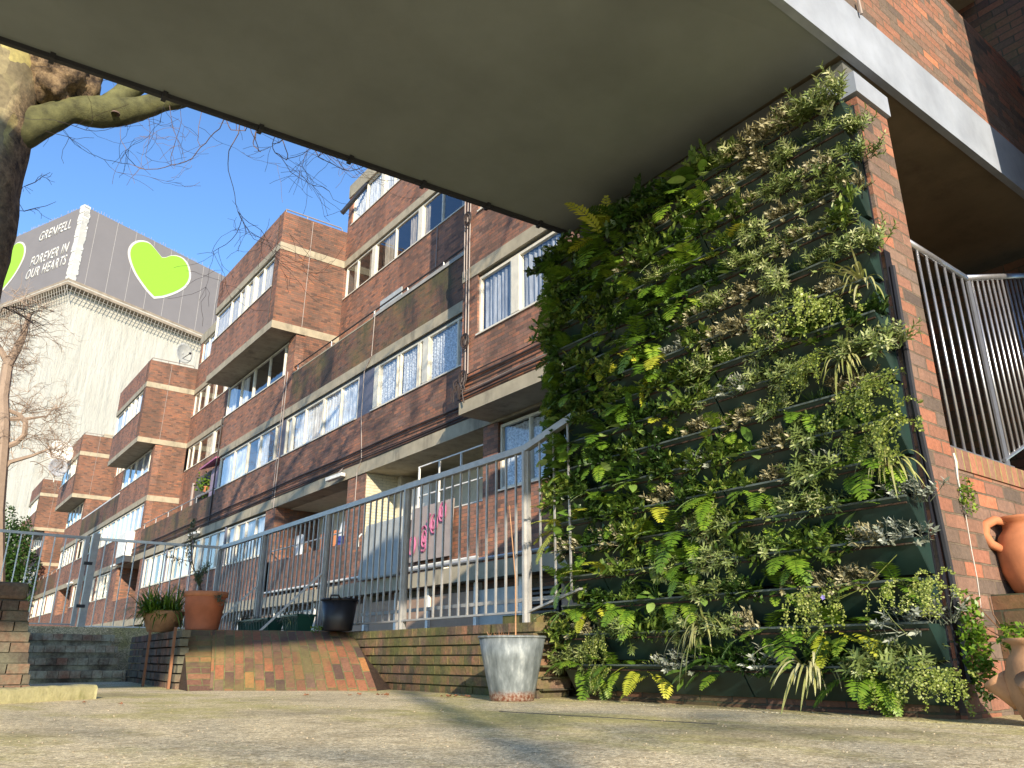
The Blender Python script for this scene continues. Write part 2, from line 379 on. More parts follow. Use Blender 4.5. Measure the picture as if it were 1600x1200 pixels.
def leafmat(name, c1, c2, c3=None, rough=.45, trans=.12):
    m, t, b = newmat(name); o = [n for n in t.nodes if n.type == 'OUTPUT_MATERIAL'][0]
    at = t.nodes.new('ShaderNodeAttribute'); at.attribute_name = 'lv'
    oi = t.nodes.new('ShaderNodeObjectInfo')
    f = math_(t, 'ADD', math_(t, 'MULTIPLY', at.outputs['Fac'], .75), math_(t, 'MULTIPLY', oi.outputs['Random'], .25))
    c = ramp(t, f, [(0, c1), (.6, c2), (1, c3 or c2)])
    c = mixc(t, .5, c, ramp(t, noise_(t, 55, 3), [(.3, (.7,.7,.7)), (.7, (1.3,1.3,1.3))]), 'MULTIPLY')
    t.links.new(c, b.inputs['Base Color']); b.inputs['Roughness'].default_value = rough
    tr = t.nodes.new('ShaderNodeBsdfTranslucent'); t.links.new(c, tr.inputs[0])
    mx = t.nodes.new('ShaderNodeMixShader'); mx.inputs[0].default_value = trans
    t.links.new(b.outputs[0], mx.inputs[1]); t.links.new(tr.outputs[0], mx.inputs[2]); t.links.new(mx.outputs[0], o.inputs[0])
    return m
M['lf_tuft'] = leafmat('tuft_leaf', (.06,.11,.02), (.22,.28,.08), (.60,.60,.33))
M['lf_fern'] = leafmat('fern_leaf', (.035,.10,.01), (.14,.25,.02), (.34,.44,.05))
M['lf_fern_y'] = leafmat('golden_fern_leaf', (.22,.28,.02), (.42,.44,.04), (.55,.52,.08))
M['lf_dark'] = leafmat('dark_glossy_leaf', (.015,.04,.01), (.04,.09,.016), (.12,.19,.04), .35)
M['lf_cream'] = leafmat('cream_edged_leaf', (.13,.12,.05), (.34,.31,.17), (.66,.62,.46))
M['lf_vine'] = leafmat('vine_leaf', (.10,.15,.02), (.25,.31,.05), (.50,.52,.18))
M['lf_strap'] = leafmat('strap_leaf', (.18,.22,.05), (.38,.38,.14), (.58,.56,.34))
M['lf_broad'] = leafmat('broad_leaf', (.06,.14,.02), (.14,.25,.04), (.32,.42,.14), .4)
M['lf_silver'] = leafmat('silver_leaf', (.16,.19,.13), (.36,.39,.32), (.62,.64,.58))
M['lf_mid'] = leafmat('shrub_leaf', (.03,.075,.012), (.11,.18,.025), (.34,.40,.09))
M['lf_brown'] = leafmat('dead_stem', (.16,.08,.04), (.28,.15,.08), (.38,.26,.15), .8, .05)
M['lf_flower'] = leafmat('violet_petal', (.3,.25,.65), (.4,.33,.8))

# ================================================================== THE SETTING
G = -.25
mb = MB(); mb.box(-60, 3.5, -60, 10.25, G-.35, G); tag(mb.build('ground', M['ground']), kind='structure')
mb = MB(); mb.face([(-900,-900,-1.75),(900,-900,-1.75),(900,1500,-1.75),(-900,1500,-1.75)]); tag(mb.build('lower_road', M['asphalt']), kind='structure')
mb = MB(); mb.box(3.56, 60, -60, 4.9, G-.4, G+.0); tag(mb.build('pavement', M['ground']), kind='structure')

# ================================================================== APARTMENT BLOCK
apt = thing('apartment_block', (8.75, 12, -1.75), 'long stepped red brick council apartment block with concrete bands, balconies and cream framed windows', 'building')
def part(mb, name, mat, parent=apt, **kw):
    o = mb.build(name, mat, parent, **kw)
    if parent is apt: unparent_offset(o, apt)
    return o
XM, XB, XU = 8.75, 7.9, 10.25
Z0, Z1, Z2, Z3, Z4, Z5 = 1.72, 4.72, 7.58, 10.42, 13.32, 16.2
def wall(X, y0, y1, z0, z1, mat='brick', th=.3):
    m_ = MB(); m_.box(X, X+th, y0, y1, z0, z1); return part(m_, 'wall', M[mat])
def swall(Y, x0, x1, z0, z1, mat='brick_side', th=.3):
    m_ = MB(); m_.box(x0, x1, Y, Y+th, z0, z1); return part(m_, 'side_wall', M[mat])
def band(X, y0, y1, z1, h=.28, proud=.02, x1=None, name='concrete_band'):
    m_ = MB(); m_.box(X-proud, (x1 or X+.3), y0, y1, z1-h, z1); return part(m_, name, M['concrete'])
CUR = ['net', 'cream_curtain', 'net', 'beige_curtain', 'lace', 'net', 'grey_blind']
def window(X, y0, y1, z0, z1, mull, cur=None, room=True, thick=None, cover=None, bar=.045):
    """frame > pane, curtain, room ; mull = list of y (thin mullions), thick = list of y (thick cream posts)"""
    if y0 > y1: y0, y1 = y1, y0
    F = MB(); xf = X+.05; d = .07; e = .055
    F.box(xf, xf+d, y0, y1, z0, z0+e); F.box(xf, xf+d, y0, y1, z1-e, z1)
    F.box(xf-.004, xf+d, y0, y0+e, z0+e, z1-e); F.box(xf-.004, xf+d, y1-e, y1, z0+e, z1-e)
    for y in mull: F.box(xf-.008, xf+d, y-bar/2, y+bar/2, z0+e, z1-e)
    for y in (thick or []): F.box(xf-.03, xf+d+.02, y-.12, y+.12, z0+e, z1-e)
    F.box(X-.035, xf, y0, y1, z0-.035, z0)
    fr = part(F, 'window', M['frame'])
    P = MB(); P.face([(xf+.035,y0+e,z0+e),(xf+.035,y0+e,z1-e),(xf+.035,y1-e,z1-e),(xf+.035,y1-e,z0+e)]); P.build('pane', M['glass'], fr)
    rng = random.Random(int(y0*131+z0*17))
    c = cur or rng.choice(CUR)
    cells = [y0+e]+sorted(mull+(thick or []))+[y1-e]
    C = MB()
    for a, b in zip(cells[:-1], cells[1:]):
        if b-a < .1: continue
        cv = rng.random() if cover is None else cover
        if cv > .85: sides = []
        elif cv > .55: sides = [(a, a+(b-a)*rng.uniform(.3,.6)), ]
        else: sides = [(a, b)]
        if cv <= .85 and rng.random() < .3 and cv > .55: sides = [(b-(b-a)*rng.uniform(.3,.6), b)]
        for (s0, s1) in sides:
            n = max(3, int((s1-s0)/.035)); zt = z1-e-.02; zb = z0+e+.01
            ph = rng.random()*6
            for i in range(n):
                ya = s0+(s1-s0)*i/n; yb = s0+(s1-s0)*(i+1)/n
                xa = xf+.10+.022*math.sin(i*1.7+ph)+.01*math.sin(i*.6); xb_ = xf+.10+.022*math.sin((i+1)*1.7+ph)+.01*math.sin((i+1)*.6)
                gat = .0
                C.face([(xa,ya,zb),(xb_,yb,zb),(xb_-.01,yb-gat,zt),(xa-.01,ya-gat,zt)])
    if C.f: C.build('curtain', M[c], fr)
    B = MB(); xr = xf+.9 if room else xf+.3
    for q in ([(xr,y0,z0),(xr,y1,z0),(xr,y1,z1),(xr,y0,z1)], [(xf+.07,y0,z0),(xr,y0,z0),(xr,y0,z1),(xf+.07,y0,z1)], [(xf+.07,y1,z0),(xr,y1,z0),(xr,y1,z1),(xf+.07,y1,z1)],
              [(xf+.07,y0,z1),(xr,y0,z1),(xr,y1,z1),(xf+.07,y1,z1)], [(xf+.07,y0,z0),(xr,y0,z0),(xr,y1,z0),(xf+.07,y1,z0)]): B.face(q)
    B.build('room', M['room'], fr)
    return fr
def roofrail(X, y0, y1, z, x1=None, h=.16):
    m_ = MB(); m_.tube([(X+.1,y0+.1,z+h),(X+.1,y1-.1,z+h)], .022, 6)
    n = max(2, int((y1-y0)/1.8))
    for i in range(n+1):
        y = y0+.12+(y1-y0-.24)*i/n; m_.tube([(X+.1,y,z-.02),(X+.1,y,z+h)], .016, 6)
    if x1:
        m_.tube([(X+.1,y0+.1,z+h),(x1-.2,y0+.1,z+h),(x1-.1,y0+.1,z-.02)], .022, 6); m_.tube([((X+x1)/2-.3,y0+.1,z),((X+x1)/2-.3,y0+.1,z+h)], .016, 6)
    part(m_, 'roof_rail', M['pipe_grey'])
def wallpipe(pts, r=.022, mat='pipe_grey', name='wall_pipe', n=6):
    m_ = MB(); m_.tube(pts, r, n); part(m_, name, M[mat])

# ---- near projecting bay (runs behind the living wall)
XR = 8.0
band(XR, 3, 12.15, 4.72, .25, .02, name='bay_slab', x1=9.2)
wall(XR, 3, 12.13, 4.72, 6.0)
wall(XR, 11.6, 12.13, 6.0, 7.32); wall(XR, 3, 9.0, 6.0, 7.32)
window(XR, 9.0, 11.6, 6.0, 7.26, [10.55], 'grey_blind', cover=.5, thick=[10.4])
window(XR, 9.02, 9.28, 6.0, 7.26, [], 'cream_curtain', cover=.1) if False else None
band(XR, 3, 12.13, 7.58, .26)
wall(XR, 3, 12.13, 7.58, 8.8); wall(XR, 11.62, 12.13, 8.8, 10.2); window(XR, 8.6, 11.62, 8.8, 10.15, [11.2, 10.1], 'cream_curtain', cover=.2)
wall(XR, 3, 8.6, 8.8, 10.2); band(XR, 3, 12.13, 10.42, .26); wall(XR, 3, 12.13, 10.42, 14.6)
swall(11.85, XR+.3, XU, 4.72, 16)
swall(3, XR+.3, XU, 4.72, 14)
# ---- slab over ground floor, ground floor slab
def gslab(y0, y1):
    m_ = MB(); m_.box(XM-.03, XU+.3, y0, y1, 4.42, 4.72); part(m_, 'floor_slab', M['concrete'])
    m_ = MB(); m_.box(XM-.06, XU+.3, y0, y1, 1.42, Z0); part(m_, 'ground_slab', M['concrete'])
gslab(3, 41); gslab(41.004, 96)
# ---- ground floor
wall(XM, 3, 8.6, Z0, 4.42); wall(XM, 11.9, 12.4, Z0, 4.42); wall(XM, 8.6, 11.9, Z0, 3.03); window(XM, 8.62, 11.88, 3.05, 4.36, [10.15, 10.95], 'lace', thick=[10.3], cover=.3)
wall(XU, 12.4, 24.2, Z0, 4.42, 'cream_wall')
wall(XM+.02, 12.4, 15.2, Z0+.1, 2.92); wall(XM+.02, 15.2, 17.4, Z0+.1, 2.62)
swall(12.1, XM+.3, XU, Z0, 4.42, 'cream_wall')
# open lattice window in the first balcony
F = MB()
for z in (2.96, 3.42, 4.1): F.box(XM+.1, XM+.13, 12.42, 15.1, z, z+.025)
for y in (12.44, 13.35, 14.2, 15.06): F.box(XM+.095, XM+.135, y-.018, y+.018, 2.96, 4.12)
part(F, 'balcony_window', M['white'])
# column with cream painted cheek
m_ = MB(); m_.box(XM, XM+.9, 17.5, 18.5, Z0, 4.42); part(m_, 'pier', M['brick'])
m_ = MB(); m_.box(XM+.02, XM+.9, 17.49, 17.5, Z0+.9, 4.42); part(m_, 'painted_cheek', M['brick_cream'])
m_ = MB(); m_.box(XM+.95, XU, 15.9, 17.48, Z0, 4.2); part(m_, 'cupboard', M['white'])
m_ = MB(); m_.box(XM+.9, XU, 17.3, 17.49, Z0, 4.42); part(m_, 'balcony_side', M['cream_wall'])
m_ = MB(); m_.box(XM+.5, XU, 17.6, 23.5, 4.40, 4.419); part(m_, 'balcony_ceiling', M['cream_wall'])
# second balcony
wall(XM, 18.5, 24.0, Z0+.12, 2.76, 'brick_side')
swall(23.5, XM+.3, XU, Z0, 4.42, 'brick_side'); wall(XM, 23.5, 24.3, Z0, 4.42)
wallpipe([(XM-.02,18.5,3.05),(XM-.02,23.5,3.05)], .02, 'galv', 'balcony_rail')
wallpipe([(XM-.03,12.5,1.85),(XM-.03,24,1.85)], .03, 'white', 'skirting_pipe')
wallpipe([(XM-.06,9,1.78),(XM-.06,17,1.80)], .035, 'galv', 'skirting_pipe')
# long run of ground floor windows and further bays
def gfwin(y0, y1, cur=None):
    wall(XM, y0, y1, Z0, 3.02); n = max(2, round((y1-y0)/.95))
    window(XM, y0, y1, 3.04, 4.36, [y0+(y1-y0)*i/n for i in range(1, n) if i % 3], cur, thick=[y0+(y1-y0)*i/n for i in range(1, n) if i % 3 == 0], room=y0 < 35, cover=None)
y = 24.3
for seg in (3.9, 3.9, 3.7, 3.9):
    gfwin(y+.02, y+seg-.14); wall(XM-.0, y+seg-.12, y+seg, Z0, 4.42, 'blue_panel'); y += seg
def far_ground(y):                                   # recess + pier + windows
    wall(XM, y, y+.5, Z0, 4.42); wall(XM, y+.5, y+5.2, Z0, 2.75, 'brick_side'); wall(XU, y+.5, y+5.2, Z0, 4.42, 'room'); wall(XM, y+5.2, y+6.2, Z0, 4.42)  # recess back wall takes the dark room colour for its shade
    swall(y+5.2, XM+.3, XU, Z0, 4.42)
    wall(XM, y+6.2, y+6.9, Z0, 4.42, 'brick')
for k in range(3):
    y0 = 39.8+17.7*k; far_ground(y0)
    gfwin(y0+6.9, y0+10.4); wall(XM, y0+10.4, y0+10.7, Z0, 4.42); gfwin(y0+10.7, y0+14.2); wall(XM, y0+14.2, y0+14.5, Z0, 4.42); gfwin(y0+14.5, y0+17.7)
# ---- basement storey
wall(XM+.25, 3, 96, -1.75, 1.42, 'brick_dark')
for (a, b, mt) in ((14.6,17.2,'brown_panel'),(12.85,14.5,'brown_panel'),(11.4,12.72,'grey_panel'),(9.4,10.3,'brown_panel'),(17.6,20.2,'brown_panel'),(20.4,23,'grey_panel'),(23.3,26,'brown_panel')):
    m_ = MB(); m_.box(XM+.18, XM+.25, a, b, -1.6, 1.25); part(m_, 'garage_door', M[mt])
for a in (12.78, 14.55, 15.9, 17.4, 20.3, 23.15, 11.36, 26.1): m_ = MB(); m_.box(XM+.12, XM+.25, a-.05, a+.05, -1.6, 1.4); part(m_, 'door_post', M['white'])
m_ = MB()
for i in range(14): m_.box(XM+.14, XM+.2, 10.4, 11.25, .1+i*.08, .14+i*.08)
m_.box(XM+.16,XM+.24,10.36,10.42,0,1.25); m_.box(XM+.16,XM+.24,11.23,11.3,0,1.25); part(m_, 'vent_grille', M['dark_metal'])

# ---- first floor, main plane: windows from the survey
wall(XM, 12.15, 30, Z1, 6.02)
window(XM, 12.6, 15.2, 6.04, 7.26, [13.5, 14.75], 'lace', thick=[14.85], cover=.2)
window(XM, 15.22, 17.45, 6.04, 7.26, [16.1, 16.25], 'lace', thick=[17.3], cover=.3)
m_ = MB(); m_.box(XM+.04, XM+.12, 17.47, 18.32, 6.02, 7.3); part(m_, 'infill_panel', M['blue_panel'])
window(XM, 18.34, 20.6, 6.04, 7.26, [19.44], 'net', cover=.3)
window(XM, 20.62, 22.9, 6.04, 7.26, [21.9], 'net', cover=.3)
window(XM, 22.92, 23.42, 6.04, 7.26, [], 'cream_curtain', cover=.1)
wall(XM, 12.15, 12.6, 6.02, 7.3)
m_ = MB(); m_.box(XM+.03, XM+.3, 23.44, 23.7, 6.02, 7.3); part(m_, 'infill_panel', M['blue_panel'])
window(XM, 23.72, 26.9, 6.04, 7.26, [24.3, 25.7], 'net', cover=.7); window(XM, 26.92, 29.95, 6.04, 7.26, [28.3], 'net', cover=.5)
band(XM, 12.15, 30, Z2, .27)
# window-top slot, filled by a dark strip
m_ = MB(); m_.box(XM+.03, XM+.28, 12.6, 30, 7.262, 7.31); part(m_, 'slot_strip', M['dark_metal'])
# second-floor balcony parapet with concrete coping and rail
wall(XM, 12.15, 23.2, Z2, 8.72, 'brick_dirty')
m_ = MB(); m_.box(XM-.03, XM+.34, 12.13, 17.6, 8.72, 8.82); part(m_, 'coping', M['coping'])
m_ = MB(); m_.box(XM-.01, XM+.32, 17.6, 23.2, 8.72, 8.76); part(m_, 'coping', M['concrete'])
wallpipe([(XM+.05,12.3,8.98),(XM+.05,23.3,8.98)], .022, 'cable', 'parapet_rail')
for y in (12.6, 14.2, 15.9, 17.7, 20.4, 22.9): wallpipe([(XM+.05,y,8.72),(XM+.05,y,8.98)], .02, 'galv', 'parapet_rail')
m_ = MB(); m_.box(XM+.3, XM+.33, 16.7, 17.9, 8.8, 9.4); part(m_, 'mesh_screen', M['grey_panel'])
# ---- main plane under the far overhang
def under(k):
    y0 = 23.2+17.7*k; y1 = y0+6.8
    if k:
        wall(XM, y0, y1, Z1, 6.02); window(XM, y0+.4, y0+3.5, 6.04, 7.26, [y0+1.4, y0+2.5], None, cover=.3); window(XM, y0+3.52, y1, 6.04, 7.26, [y0+4.6, y0+5.7], None, cover=.3); wall(XM, y0, y0+.4, 6.02, 7.31)
        band(XM, y0, y1, Z2, .27)
    wall(XM, y0, y1, Z2, 8.87)
    wall(XM, y0, y0+.6, 8.87, Z3-.3)
    window(XM, y0+.62, y0+3.9, 8.9, 10.1, [y0+1.0, y0+2.4], 'grey_blind', cover=.9 if not k else .3); window(XM, y0+3.92, y1, 8.9, 10.1, [y0+5.25], 'net', cover=.7)
    swall(y0, XM+.3, XU, Z1, Z3-.26)                  # flank below the overhang
    if k: band(XM+.3, y0-.02, y0+.2, Z2, .27, 0, XU)
def overhang(k):
    y0 = 23.2+17.7*k; y1 = y0+6.8
    m_ = MB(); m_.box(XB-.02, XU+.1, y0-.02, y1, Z3-.26, Z3); part(m_, 'overhang_slab', M['concrete'])
    wall(XB, y0+.3, y1, Z3, 11.82)
    swall(y0, XB, XU, Z3, Z4-.27); swall(y1-.3, XB+.3, XU, Z3, Z4-.27)
    wall(XB, y0+.3, y0+.42, 11.82, Z4-.27)
    ys = [y0+a for a in (.52, 2.4, 3.4, 4.5)]
    window(XB, y0+.42, y1-.1, 11.84, Z4-.3, [y0+1.55, y0+3.95, y0+4.95], 'cream_curtain', thick=[y0+2.45, y0+3.3], cover=None if k else .5, room=k < 2)
    m_ = MB(); m_.box(XB-.02, XU, y0-.02, y1, Z4-.27, Z4); part(m_, 'concrete_band', M['concrete'])
    wall(XB, y0+.3, y1, Z4, 14.5); swall(y0, XB, XU, Z4, 14.5); swall(y1-.3, XB+.3, XU, Z4, 14.5)
    m_ = MB(); m_.box(XB+.3, XU, y0+.3, y1-.3, Z4, Z4+.1); part(m_, 'roof', M['asphalt'])
    roofrail(XB, y0, y1, 14.5, XU)
    wallpipe([(XB+1.05,y0-.02,14.45),(XB+1.0,y0-.02,Z3)], .012, 'pipe_grey')
    wallpipe([(XB-.02,y0+.35,14.5),(XB-.02,y0+.4,Z3)], .016, 'cable')
for k in range(4): under(k); overhang(k)
# ---- set-back upper plane
def upper(y0, y1, lvl1, n=4, k=0):
    """set-back storeys between two projecting blocks; lvl1 = balcony on first floor"""
    zb = Z1 if lvl1 else Z2
    wall(XU, y0, y1, zb, 8.9 if lvl1 else 11.78)
    if lvl1:
        L = y1-y0
        window(XU, y0+.1, y1-.3, 8.92, Z3-.29, [y0+L*.2, y0+L*.42, y0+L*.8, y0+L*.9], 'cream_curtain', thick=[y0+L*.6], cover=.6, room=k < 2)
        band(XU, y0, y1, Z3, .27); wall(XU, y0, y1, Z3, 11.78)
    L = y1-y0
    m = [y0+L*f for f in (.14,.27,.42,.53,.67,.8,.91)]
    window(XU, y0+.1, y1-.12, 11.8, Z4-.3, m[::2], 'beige_curtain' if k < 2 else 'cream_curtain', thick=m[1::2], cover=.6 if k < 2 else None, room=k < 2)
    band(XU, y0, y1, Z4, .27)
    wall(XU, y0, y1, Z4, 14.65)
    window(XU, y0+.1, y1-.3, 14.68, Z5-.28, [y0+L*f for f in (.2,.5,.7,.88)], 'net', cover=.3, room=k < 2, thick=[y0+L*.35, y0+L*.77])
    m_ = MB(); m_.box(XU-.03, XU+6, y0, y1+.02, Z5-.28, Z5+.25); part(m_, 'roof_band', M['concrete'])
    swall(y1-.28, XU+.3, XU+6, Z4, Z5-.28)
    wall(XU, y1-.3, y1, 14.65, Z5-.28)
upper(12.15, 23.2, False)
upper(30.0, 40.9, True, k=1)
upper(47.7, 58.6, False, k=2)
upper(65.4, 76.3, True, k=3)
# dark strut on the roof terrace
m_ = MB(); m_.bar((XU-.4,22.9,15.0),(XU+.1,21.8,16.0),.12,.12); part(m_, 'stay', M['dark_metal'])
# rear terraces roofs over blocks
for k in range(4):
    y0 = 23.2+17.7*k; m_ = MB(); m_.box(XU, XU+6, y0, y0+6.8, Z3-.3, Z4-.02); part(m_, 'rear_wall', M['brick'])
# first-floor balcony sections
def balc1(y0, y1):
    wall(XM, y0, y1, Z1, 5.88, 'brick_dirty')
    wallpipe([(XM+.03,y0,6.12),(XM+.03,y1,6.12)], .022, 'galv', 'balcony_rail')
    for i in range(6): y = y0+.3+(y1-y0-.6)*i/5; wallpipe([(XM+.03,y,5.88),(XM+.03,y,6.12)], .02, 'galv', 'balcony_rail')
    m_ = MB(); m_.box(XM+.3, XU, y0, y1, Z1, Z1+.05); part(m_, 'balcony_floor', M['concrete_grey'])
balc1(30.0, 40.9); balc1(65.4, 76.3)
def balc2(y0, y1):
    wall(XM, y0, y1, Z1, 6.02); n = 5; L = y1-y0
    window(XM, y0+.1, y0+L/2, 6.04, 7.26, [y0+L*f for f in (.12,.2,.37)], 'net', thick=[y0+L*.28], cover=None, room=False)
    window(XM, y0+L/2+.02, y1, 6.04, 7.26, [y0+L*f for f in (.6,.7,.87)], 'net', thick=[y0+L*.78], cover=None, room=False)
    band(XM, y0, y1, Z2, .27); wall(XM, y0, y1, Z2, 8.72, 'brick_dirty')
    m_ = MB(); m_.box(XM-.01, XM+.32, y0, y1, 8.72, 8.8); part(m_, 'coping', M['white'])
balc2(47.7, 58.6); balc2(83.1, 94)
m_ = MB(); m_.box(XM, XM+5, 94, 96, Z1, Z4); part(m_, 'end_wall', M['brick'])
# cables and pipes
for i, (dz, r) in enumerate(((.06,.016),(.13,.018),(.18,.012),(.33,.014),(.42,.022),(.50,.011))):
    pts = [(XR-.04-.01*(i%2), 4+j*1.02, Z1+dz+.012*math.sin(j*2.1+i)) for j in range(9)]
    wallpipe(pts, r, 'cable' if i != 2 else 'pipe_grey', 'wall_cable')
    pts = [(XM-.04-.01*(i%2), 12.2+j*1.6, Z1+dz*.9-.03+.015*math.sin(j*1.7+i)) for j in range(20)]
    if i != 5: wallpipe(pts, r, 'cable', 'wall_cable')
for (y, X, z0, z1) in ((11.93, XR-.04, 5.2, 11), (11.84, XR-.035, 5.2, 11), (12.05, XR-.03, 7.4, 11)):
    wallpipe([(X,y,z0),(X-.01,y+.01,(z0+z1)/2),(X,y,z1)], .013, 'pipe_grey')
for (yy, zz) in ((11.9, 5.92), (11.9, 8.7), (11.95, 5.15)):
    m_ = MB()
    for j in range(4):
        rng = random.Random(j); c = Vector((XR-.06-.01*j, yy+rng.uniform(-.04,.04), zz+rng.uniform(-.05,.05))); r = .07+.02*j
        m_.tube([c+Vector((0, r*math.cos(a*.5), 1.3*r*math.sin(a*.5))) for a in range(14)], .013, 5)
    part(m_, 'cable_loop', M['cable'])
m_ = MB(); rng = random.Random(4)
for j in range(16):
    a = Vector((XR-.05, 12.0+rng.uniform(-.15,.2), 5.15+rng.uniform(-.1,.1))); b = a+Vector((-.04, rng.uniform(-.1,.2), -rng.uniform(.05,.45)))
    m_.tube([a, (a+b)/2+Vector((-.03,.03,0)), b], .014, 5)
part(m_, 'cable_tangle', M['cable'])
wallpipe([(XM-.03,17.5,8.9),(XM-.03,17.55,Z2),(XM-.04,17.9,7.25),(XM-.04,17.9,6.0),(XM-.05,17.7,4.8),(XM-.03,17.95,4.5),(XM-.03,17.95,2.3)], .012, 'pipe_grey')
wallpipe([(XM-.03,23.55,8.9),(XM-.03,23.6,4.4)], .02, 'pipe_grey'); wallpipe([(XM-.03,23.75,8.9),(XM-.03,23.78,4.6)], .014, 'pipe_grey')
wallpipe([(XM-.03,12.25,8.6),(XM-.06,12.3,7.2),(XM-.03,12.22,6.0)], .012, 'white')
wallpipe([(XU-.03,16.9,11.75),(XU-.03,16.95,9.2)], .014, 'pipe_grey')
wallpipe([(XM-.03,30.1,8.9),(XM-.03,30.15,4.7)], .03, 'cable')
# bulkhead lights on the slab edge
for y in (18.8, 31.2, 44.8, 57.5):
    m_ = MB(); m_.bar((XM-.12,y-.25,4.55),(XM-.25,y+.45,4.5),.14,.1); o = part(m_, 'bulkhead_light', M['white'], bevel=.015)
    m_ = MB(); m_.tube([(XM,y,4.8),(XM-.15,y,4.62)], .02, 6); m_.build('bracket', M['pipe_grey'], o)
# big white cabinet on the far wall
m_ = MB(); m_.box(XM-.4, XM, 42.2, 43.9, 4.75, 5.95); part(m_, 'wall_cabinet', M['white'], bevel=.03)
m_ = MB(); m_.box(XM-.35, XM, 42.0, 43.9, 4.45, 4.74); part(m_, 'cabinet_bracket', M['dark_metal'])

# things on the balconies
def fc(name, X, a, b, mat, label, cat, lean=0, th=.06):
    """upright sheet on plane X given by two opposite corners (y, z)"""
    t_ = thing(name, (X, (a[0]+b[0])/2, min(a[1], b[1])), label, cat)
    m_ = MB(); w2 = abs(a[0]-b[0])/2; h = abs(a[1]-b[1])
    m_.prism([(0,-w2,0),(0,w2,.0),(lean,w2,h),(lean,-w2,h)], (th,0,0))
    return t_, m_
t_, m_ = fc('mattress', XM-.22, (17.2,1.72), (15.35,3.05), 'sheet', 'grey stained mattress propped on edge outside the first ground floor balcony', 'mattress', .15, .12)
o = m_.build('cover', M['sheet'], t_, bevel=.05); m_ = MB(); m_.tube([(.0,.8,1.1),(-.06,.86,1.0),(-.02,.9,.8)], .02, 6); m_.build('strap', M['white'], t_)
t_, m_ = fc('graffiti_board', XM-.12, (15.0,1.95), (13.35,3.12), 'board', 'pale board sprayed with pink looping graffiti leaning on the balcony beside the mattress', 'board', .06, .03)
m_.build('board', M['board'], t_)
m_ = MB()
for (cy, cz, rr, ry) in ((.66,.35,.2,.13),(.6,.38,.1,.06),(.2,.45,.27,.17),(.17,.44,.17,.1),(.17,.43,.06,.04),(-.18,.72,.2,.12),(-.15,.7,.09,.06),(-.48,.93,.2,.12),(-.46,.92,.1,.05)):
    pts = [(-.02+cz*.0+.06*(cz+rr*math.sin(a*.449))/1.2, cy+ry*math.cos(a*.449), cz+rr*math.sin(a*.449)) for a in range(15)]
    m_.tube([(p[0]-.005,p[1],p[2]) for p in pts], .022, 4)
m_.tube([(.0,-.02,.95),(.02,.1,.8),(.02,-.1,.6)], .03, 4); m_.build('graffiti', M['pink'], t_)
t_ = thing('cardboard_box', (XM+.5, 20.9, 2.0), 'orange brown carton on the second ground floor balcony, beside the blue bag', 'box')
m_ = MB(); m_.box(0,.5,-.7,.2,0,1.35); m_.box(.02,.48,-.72,.22,1.3,1.36); m_.build('carton', M['orange_cloth'], t_, bevel=.01)
t_ = thing('laundry_bag', (XM+.45, 19.2, 2.0), 'blue and white bundle of bags at the right end of the second ground floor balcony', 'bag')
m_ = MB(); m_.lathe([(.02,1.5),(.2,1.42),(.27,1.1),(.24,.95)], 12); m_.build('white_sack', M['white'], t_, smooth=True); m_ = MB(); m_.lathe([(.26,1.05),(.36,.7),(.38,.2),(.3,0)], 14); m_.build('blue_sack', M['blue_cloth'], t_, smooth=True)
t_ = thing('laundry_sheet', (XM+.35, 22.2, 2.5), 'crumpled pale cloth hanging at the left of the second ground floor balcony', 'cloth')
m_ = MB()
for i in range(8):
    a = -.35+i*.09; m_.face([(.04*math.sin(i*2), a, 0), (.04*math.sin(i*2+2), a+.09, .03), (.05*math.sin(i*2+2), a+.09, .95), (.05*math.sin(i*2), a, .9)])
m_.build('cloth', M['net'], t_)
t_ = thing('balcony_screen', (XM+.25, 31.4, Z1), 'lilac painted screen with dark panel as opening and pink awning on the first floor balcony', 'screen')
m_ = MB(); m_.box(0,.06,-1.2,.2,.2,2.45); m_.build('panel', M['purple'], t_); m_ = MB(); m_.prism([(-.35,-1.3,2.55),(-.35,.7,2.45),(.4,.7,2.75),(.4,-1.3,2.85)], (0,0,.06)); m_.build('awning', M['pink'], t_)
m_ = MB(); m_.box(.1,.16,.2,2.6,.2,2.5); m_.build('opening', M['room'], t_); m_ = MB(); m_.box(-.02,.08,.2,1.9,1.5,1.62); m_.box(-.02,.05,2.6,2.7,.2,2.3); m_.build('shelf', M['board'], t_)  # the opening is a solid panel in the dark room colour
t_ = thing('potted_bush', (XM+.3, 32.1, Z1+1.6), 'bright green leafy pot plant on the shelf under the pink awning', 'plant')
m_ = MB(); rng = random.Random(2)
for i in range(260):
    d = Vector((rng.gauss(0,.2), rng.gauss(0,.28), rng.gauss(.35,.2))); n1 = Vector((rng.gauss(0,1),rng.gauss(0,1),rng.gauss(0,1))).normalized()*.06; n2 = n1.cross(Vector((rng.random(),rng.random(),1))).normalized()*.05
    m_.face([d-n1, d-n2, d+n1, d+n2], rng.random())
m_.build('foliage', M['lf_fern'], t_); m_ = MB(); m_.lathe([(.02,0),(.13,0),(.17,.22),(.15,.22)], 12); m_.build('pot', M['terracotta'], t_)
t_ = thing('storage_chest', (XM+.4, 36.4, Z1+.9), 'pale green and orange boxes along the first floor balcony wall', 'box')
m_ = MB(); m_.box(0,.4,.2,2.0,0,.42); m_.build('green_box', M['grey_panel'], t_); m_ = MB(); m_.box(0,.4,-.9,0,0,.45); m_.build('orange_box', M['orange_cloth'], t_); m_ = MB(); m_.box(0,.4,2.6,3.6,0,.4); m_.build('red_box', M['orange_cloth'], t_)

